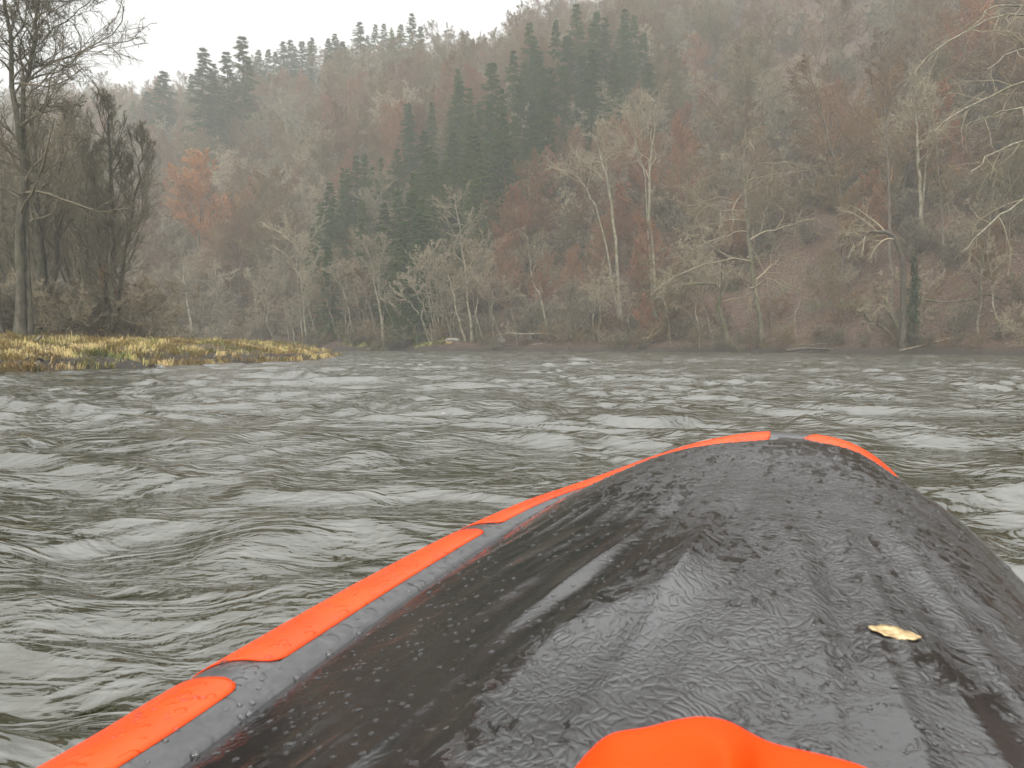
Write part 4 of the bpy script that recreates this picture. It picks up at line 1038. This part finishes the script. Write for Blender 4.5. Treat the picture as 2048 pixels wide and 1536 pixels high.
# find stations by their place along the boat
def station(a, side):
    half = np.arange(NQ // 2) if side < 0 else np.arange(NQ // 2, NQ)
    return int(half[np.argmin(np.abs(RQ[half, 0] - a))])
A_N0, A_N1, A_F0, A_F1 = -1.075, -1.035, -.47, -.425
def panel(i0, i1, label, rc0=.018, rc1=.018):
    n = max(12, (i1 - i0) * 2); s = np.linspace(i0, i1, n); w = 24
    i_ = np.clip(s.astype(int), 0, NQ - 2); f = (s - i_)[:, None]
    c = CEN[i_] * (1 - f) + CEN[i_ + 1] * f; o_ = norm(OUT[i_] * (1 - f) + OUT[i_ + 1] * f); u_ = norm(UPT[i_] * (1 - f) + UPT[i_ + 1] * f)
    be = BETA[i_]
    t = np.linspace(0, 1, w)
    # rounded panel ends
    ln = np.linalg.norm(np.diff(c, axis=0), axis=1); cs_ = np.concatenate([[0], np.cumsum(ln)]); e0, e1 = cs_, cs_[-1] - cs_
    rad = .022
    k = np.minimum(1, np.minimum(e0, e1) / rad); inset = (1 - np.sqrt(np.maximum(0, 1 - (1 - k) ** 2))) * rad / RT
    a0 = -be + inset; a1 = np.radians(82) - inset
    A = a0[:, None] + (a1 - a0)[:, None] * t[None]
    P = c[:, None] + (RT + .0006) * (o_[:, None] * np.sin(A)[..., None] + u_[:, None] * np.cos(A)[..., None])
    me = grid_mesh('orange_panel', P, M['orange'])
    o = obj('orange_panel', me, kayak)
    if label: o['label'] = label
    md = o.modifiers.new('thick', 'SOLIDIFY'); md.thickness = .0015; md.offset = 1
    return o
bow_l = int(np.argmin(np.abs(RQ[:, 1] + .017) + (RQ[:, 0] < -.2) * 9)); bow_r = int(np.argmin(np.abs(RQ[:, 1] - .030) + (RQ[:, 0] < -.2) * 9))
panel(0, station(A_N0, -1), 'nearest orange panel on the left tube')
panel(station(A_N1, -1), station(A_F0, -1), 'long orange panel in the middle of the left tube')
panel(station(A_F1, -1), bow_l, 'orange panel curving round the left of the bow')
panel(bow_r, station(A_F1, 1), 'orange panel curving round the right of the bow')
panel(station(A_F0, 1), station(A_N1, 1), None)
panel(station(A_N0, 1), NQ - 1, None)
# bow patch and the grey cross straps between panels
def strap(i0, i1, amax=80):
    n = 14; s = np.linspace(i0, i1, n); i_ = np.clip(s.astype(int), 0, NQ - 2); f = (s - i_)[:, None]
    c = CEN[i_] * (1 - f) + CEN[i_ + 1] * f; A = -BETA[i_][:, None] - .03 + (np.radians(amax) + BETA[i_])[:, None] * np.linspace(0, 1, 22)[None]
    P = c[:, None] + (RT + .0002) * (OUT[i_][:, None] * np.sin(A)[..., None] + UPT[i_][:, None] * np.cos(A)[..., None])
    obj('cross_strap', grid_mesh('cross_strap', P, M['grey_fabric']), kayak)
strap(station(A_N0, -1) - 1, station(A_N1, -1) + 1); strap(station(A_F0, -1) - 1, station(A_F1, -1) + 1); strap(bow_l - 1, bow_r + 1)
strap(station(A_F1, 1) - 1, station(A_F0, 1) + 1)
# seam tape along the inner edge of the panels
TW = np.interp(RQ[:, 0], [-1.4, -1.0, -.4, -.1], [.036, .030, .022, .012]) / RT
tt = np.linspace(0, 1, 8)[None]
I = np.arange(0, NQ, 2); A = -BETA[I][:, None] - TW[I][:, None] * tt
P = CEN[I][:, None] + (RT + .0012) * (OUT[I][:, None] * np.sin(A)[..., None] + UPT[I][:, None] * np.cos(A)[..., None])
P[:, -1] -= UPT[I] * .002
obj('seam_tape', grid_mesh('seam_tape', P, M['tape']), kayak)

# deck
QI = np.arange(NQ); Aq = -BETA - TW
EDGE = CEN + (RT + .0005) * (OUT * np.sin(Aq)[:, None] + UPT * np.cos(Aq)[:, None])
def unboat(P):
    w = (P - [0, 0, CAM_H]) / KB; xy = w[..., :2] - A0
    return xy @ BU, xy @ BN, w[..., 2] + CAM_H
ea, eb, ez = unboat(EDGE)
aa = np.minimum(ea, -.16); 
CREST_A = [-2.4, -1.8, -1.4, -1.0, -.6, -.3, -.1]; CREST_Z = [.45, .470, .487, .502, .519, .545, .567]
NS = 170
s = np.linspace(0, 1, NS)[None]
QQ = np.arange(NQ)
pa = aa[:, None] + (ea - aa)[:, None] * s; pb = eb[:, None] * s
cz_ = np.interp(aa, CREST_A, CREST_Z)[:, None]
pw = np.interp(ea, [-1.6, -.9, -.45, -.15, .12], [1.25, 1.35, 1.95, 2.5, 2.0])[:, None]
pw = np.where(eb[:, None] > 0, np.maximum(pw, 4.2), pw)
pz_ = ez[:, None] + (cz_ - ez[:, None]) * (1 - s ** pw)
# folds running back from the bow, fanning out
phi = pb / (.35 - pa); dist_ = np.clip(-pa, 0, 1.6)
fold = np.zeros_like(pa); r_ = np.random.default_rng(77)
for f_, am in ((21, 1.0), (34, .8), (57, .5), (90, .28)):
    p0 = r_.uniform(0, 6.28); k_ = r_.uniform(-2, 2)
    fold += am * (1 - np.abs(np.sin(phi * f_ + p0 + k_ * pa + .5 * sines(pa, pb, .5, int(f_))))) * np.clip(.55 + .6 * sines(phi * 3, pa, .9, int(f_) + 5), 0, 1.3)
env = sstep(.25, .95, dist_) * (1 - s ** 3)
pz_ = pz_ + .0075 * (fold - 1.0) * env + .0040 * sines(pa, pb, .42, 91) * (1 - s ** 4)
P = boat(pa, pb, pz_)
dk = obj('deck', grid_mesh('deck', P, M['deck']), kayak)
wetv = .36 * sstep(-.06, -.30, pb) * sstep(-.30, -.62, pa) + .07 * sstep(.10, .3, pb) + .05 * sstep(-.5, -.1, pa) - .062 + .07 * sines(pa, pb, .5, 123)
wa = dk.data.attributes.new('wet', 'FLOAT', 'POINT'); wa.data.foreach_set('value', wetv.reshape(-1).astype(np.float32))
fan_at = dk.data.attributes.new('fan', 'FLOAT_VECTOR', 'POINT')
fan_at.data.foreach_set('vector', np.stack([phi * 26, pa * 2.2, pa * 0], -1).reshape(-1).astype(np.float32))
# lower hull under the tube
t = np.linspace(0, 1, 10)[None, :, None]; I = np.arange(0, NQ, 4)
top = (CEN + RT * (OUT * math.sin(math.radians(100)) + UPT * math.cos(math.radians(100))))[I]
bot = (CEN - OUT * .10)[I].copy(); bot[:, 2] = -.07
bowin = np.clip((RQ[I, 0] + .5) / .6, 0, 1)[:, None] * .22
bot[:, :2] -= (OUT[I] * bowin)[:, :2]
P = top[:, None] * (1 - t) + bot[:, None] * t
P = P - OUT[I][:, None] * (np.sin(t * np.pi) * .02)
obj('hull', grid_mesh('hull', P, M['hull']), kayak)

# wet yellow leaf stuck to the deck
def deck_hit(px, py):
    d = ray(px, py); V = P_deck - [0, 0, CAM_H]; tpar = (V @ d) / (d @ d); e = np.linalg.norm(V - tpar[:, None] * d, axis=1) + (tpar * .0)
    near = np.where(e < e.min() + .004)[0]; k = near[np.argmin(tpar[near])]; return P_deck[k]
P_deck = boat(pa, pb, pz_).reshape(-1, 3)
lp = deck_hit(1800, 1262)
m, nt, b = mat('wet_dead_leaf'); n1 = noise(nt, 160, 4, .6, geopos(nt))
nt.links.new(ramp(nt, n1.outputs[0], [(.35, (.22, .14, .06)), (.6, (.50, .38, .20))]).outputs[0], b.inputs['Base Color']); b.inputs['Roughness'].default_value = .3
M['leaf'] = m
lx = np.linspace(-1, 1, 15); g = []
for x_ in lx:
    w_ = (1 - abs(x_) ** 3.0) * .36 * (1 + .22 * math.sin(x_ * 13) + .15 * math.sin(x_ * 29)) + .03
    g.append([(x_ * .019, k * w_ * .030, .0012 + .0006 * math.sin(x_ * 5 + k * 2)) for k in np.linspace(-1, 1, 7)])
g = np.array(g); i, j = np.meshgrid(np.arange(14), np.arange(6), indexing='ij')
q = np.stack([i * 7 + j, (i + 1) * 7 + j, (i + 1) * 7 + j + 1, i * 7 + j + 1], -1).reshape(-1, 4)
lf = obj('fallen_leaf', mesh_from('fallen_leaf', g.reshape(-1, 3), [q], True, [M['leaf']]), label='wet pale yellow dead leaf stuck to the right of the black deck', category='leaf')
from mathutils import Vector, Matrix
PG = P_deck.reshape(pa.shape + (3,)); kk = int(np.argmin(np.linalg.norm(P_deck - lp, axis=1))); i0, j0 = divmod(kk, pa.shape[1])
nn_ = norm(np.cross(PG[i0 + 6, j0] - PG[i0 - 6, j0], PG[i0, j0 + 6] - PG[i0, j0 - 6])); nn_ = nn_ * np.sign(nn_[2])
lf.location = Vector(lp) - Vector(nn_) * .0004
lf.rotation_mode = 'QUATERNION'; lf.rotation_quaternion = Vector((0, 0, 1)).rotation_difference(Vector(nn_)) @ Matrix.Rotation(math.radians(-20), 3, 'Z').to_quaternion()
md = lf.modifiers.new('thick', 'SOLIDIFY'); md.thickness = .0006

# orange life jacket edge in front of the lens
m, nt, b = mat('orange_life_jacket_fabric')
b.inputs['Base Color'].default_value = (.95, .052, .001, 1); b.inputs['Roughness'].default_value = .6; b.inputs['Specular IOR Level'].default_value = .12
b.inputs['Subsurface Weight'].default_value = .0
n1 = noise(nt, 14, 3, .5, geopos(nt)); bump(nt, b, n1.outputs[0], .4, .01)
M['jacket'] = m
prof = [(1110, 1640), (1150, 1560), (1185, 1514), (1230, 1478), (1300, 1465), (1350, 1452), (1410, 1443), (1465, 1452), (1515, 1478), (1555, 1496), (1610, 1510), (1680, 1526), (1750, 1548), (1820, 1590), (1880, 1650)]
edge = []
for px, py in prof:
    d = ray(px, py); t_ = .36 / d[1]; edge.append([d[0] * t_, .36, CAM_H + d[2] * t_])
edge = spline(edge, 70)
rows = []
for k, tq in enumerate(np.linspace(0, 1, 26)):
    fb = -math.cos(tq * math.pi); up_ = math.sin(tq * math.pi)      # over the padded edge: from far side, over the top, to near side
    depth = .030 * fb; drop = (1 - up_) * .045
    r_ = edge.copy(); r_[:, 1] -= depth; r_[:, 2] -= drop
    cxm = edge[:, 0].mean(); r_[:, 0] = cxm + (r_[:, 0] - cxm) * (1 + .10 * (1 - up_))
    cr = np.exp(-((np.arange(70) - 32) / 5.0) ** 2) * .010 * max(0, math.sin(tq * math.pi * 1.0)) * (tq > .5)
    r_[:, 1] -= cr * 1.2; r_[:, 2] += (np.exp(-((np.arange(70) - 31) / 1.6) ** 2) * .006 - np.exp(-((np.arange(70) - 37) / 3.0) ** 2) * .010) * (tq > .55) * (tq - .5) * 2
    rows.append(r_)
for e_, yy in ((.10, .02), (.20, .05)):
    r_ = rows[-1].copy() if len(rows) else edge.copy(); r_[:, 2] -= .09; r_[:, 1] -= .03; rows.append(r_)
J = np.array(rows); far = J[0].copy(); far[:, 2] -= .18; J = np.concatenate([far[None], J])
jb = J.mean((0, 1)); i, j = np.meshgrid(np.arange(J.shape[0] - 1), np.arange(69), indexing='ij')
q = np.stack([i * 70 + j, i * 70 + j + 1, (i + 1) * 70 + j + 1, (i + 1) * 70 + j], -1).reshape(-1, 4)
jk = obj('life_jacket', mesh_from('life_jacket', (J - jb).reshape(-1, 3), [q], True, [M['jacket']]), label='bright orange life jacket edge out of focus at the bottom of the view', category='life jacket')
jk.location = jb

# ------------------------------------------------------------------ foam on the water
m, nt, b = mat('river_foam'); b.inputs['Base Color'].default_value = (.78, .78, .74, 1); b.inputs['Roughness'].default_value = .5
n1 = noise(nt, 220, 2, .5, geopos(nt)); bump(nt, b, n1.outputs[0], .6, .004)
M['foam'] = m
def foam(label, px, py, w, l, h):
    p = on_plane(px, py, .02); z = float(wave_height(np.array([p[0]]), np.array([p[1]]))[0])
    u = np.linspace(0, 1, 9); a = np.linspace(0, 2 * np.pi, 25)[:-1]; U, A = np.meshgrid(u, a, indexing='ij')
    r = U * (1 + .16 * np.sin(A * 3 + px) + .09 * np.sin(A * 7))
    v = np.stack([r * np.cos(A) * w, r * np.sin(A) * l, h * np.sqrt(np.maximum(0, 1 - U ** 2)) * (1 + .3 * np.sin(A * 5 + U * 9)) - .004], -1)
    i, j = np.meshgrid(np.arange(8), np.arange(24), indexing='ij')
    q = np.stack([i * 24 + j, (i + 1) * 24 + j, (i + 1) * 24 + (j + 1) % 24, i * 24 + (j + 1) % 24], -1).reshape(-1, 4)
    o = obj('foam_patch', mesh_from('foam_patch', v.reshape(-1, 3), [q], True, [M['foam']]), label=label, category='foam')
    o.location = (p[0], p[1], z + .004)
foam('white clot of foam floating beside the left rim of the bow', 1266, 934, .060, .09, .010)
foam('small clot of foam just left of the larger one by the bow', 1206, 948, .03, .045, .008)
foam('small lone white fleck of foam floating right of the bow', 1925, 936, .018, .03, .010)

# ------------------------------------------------------------------ rain drops standing on the boat
m, nt, b = mat('water_drop')
nt.nodes.remove(b); mo = [n_ for n_ in nt.nodes if n_.type == 'OUTPUT_MATERIAL'][0]
fr = nt.nodes.new('ShaderNodeFresnel'); fr.inputs['IOR'].default_value = 1.5
gl = nt.nodes.new('ShaderNodeBsdfGlossy'); gl.inputs['Roughness'].default_value = .02
tr = nt.nodes.new('ShaderNodeBsdfTransparent'); mx = nt.nodes.new('ShaderNodeMixShader')
nt.links.new(fr.outputs[0], mx.inputs[0]); nt.links.new(tr.outputs[0], mx.inputs[1]); nt.links.new(gl.outputs[0], mx.inputs[2]); nt.links.new(mx.outputs[0], mo.inputs['Surface'])
M['drop'] = m
def drops(name, label, C, Nn, r, flat=.42):
    n = len(C); Nn = norm(Nn); U = norm(np.cross(Nn, [0.3, 1.0, 0.2])); V = np.cross(Nn, U)
    st = RNG.uniform(.8, 1.35, n)
    rings = []
    for f, hgt in ((1.0, -.05), (.86, .5), (.5, .86)):
        a = np.arange(8) * np.pi / 4
        rings.append(C[:, None] + (U[:, None] * np.cos(a)[None, :, None] * st[:, None, None] + V[:, None] * np.sin(a)[None, :, None]) * (f * r)[:, None, None] + Nn[:, None] * (hgt * flat * r)[:, None, None])
    v = np.concatenate(rings + [(C + Nn * (flat * r)[:, None])[:, None]], 1)
    k = (np.arange(n) * 25)[:, None]
    q = np.concatenate([k + [L * 8 + i, L * 8 + (i + 1) % 8, (L + 1) * 8 + (i + 1) % 8, (L + 1) * 8 + i] for L in range(2) for i in range(8)])
    t = np.concatenate([k + [16 + i, 16 + (i + 1) % 8, 24] for i in range(8)])
    o = obj(name, mesh_from(name, (v - BASE).reshape(-1, 3), [q, t], True, [M['drop']]), kayak, kind='stuff')
    if label: o['label'] = label
n = 1500; i_ = RNG.integers(4, NQ - 4, n); A = -BETA[i_] - .25 + RNG.uniform(0, 1, n) * 1.35; r = RNG.uniform(.0012, .0036, n) * RNG.uniform(.7, 1.3, n)
C = tube_pt(i_, A, np.full(n, RT + .0016)) + TAN[i_] * RNG.uniform(-.003, .003, n)[:, None]
drops('water_drops', 'rain drops beading on the orange and grey tube', C, C - CEN[i_], r)
PG2 = P_deck.reshape(pa.shape + (3,)); gi = np.gradient(PG2, axis=0); gj = np.gradient(PG2, axis=1); NG = norm(np.cross(gi, gj)); NG = NG * np.sign(NG[..., 2:])
n = 2600; ii_ = RNG.integers(6, NQ - 6, n); jj_ = (np.sqrt(RNG.uniform(0, 1, n)) * (NS - 14)).astype(int) + 8
r = RNG.uniform(.0010, .0032, n)
drops('water_drops', 'small rain drops beading on the black deck', PG2[ii_, jj_] + NG[ii_, jj_] * .0002, NG[ii_, jj_], r, .35)
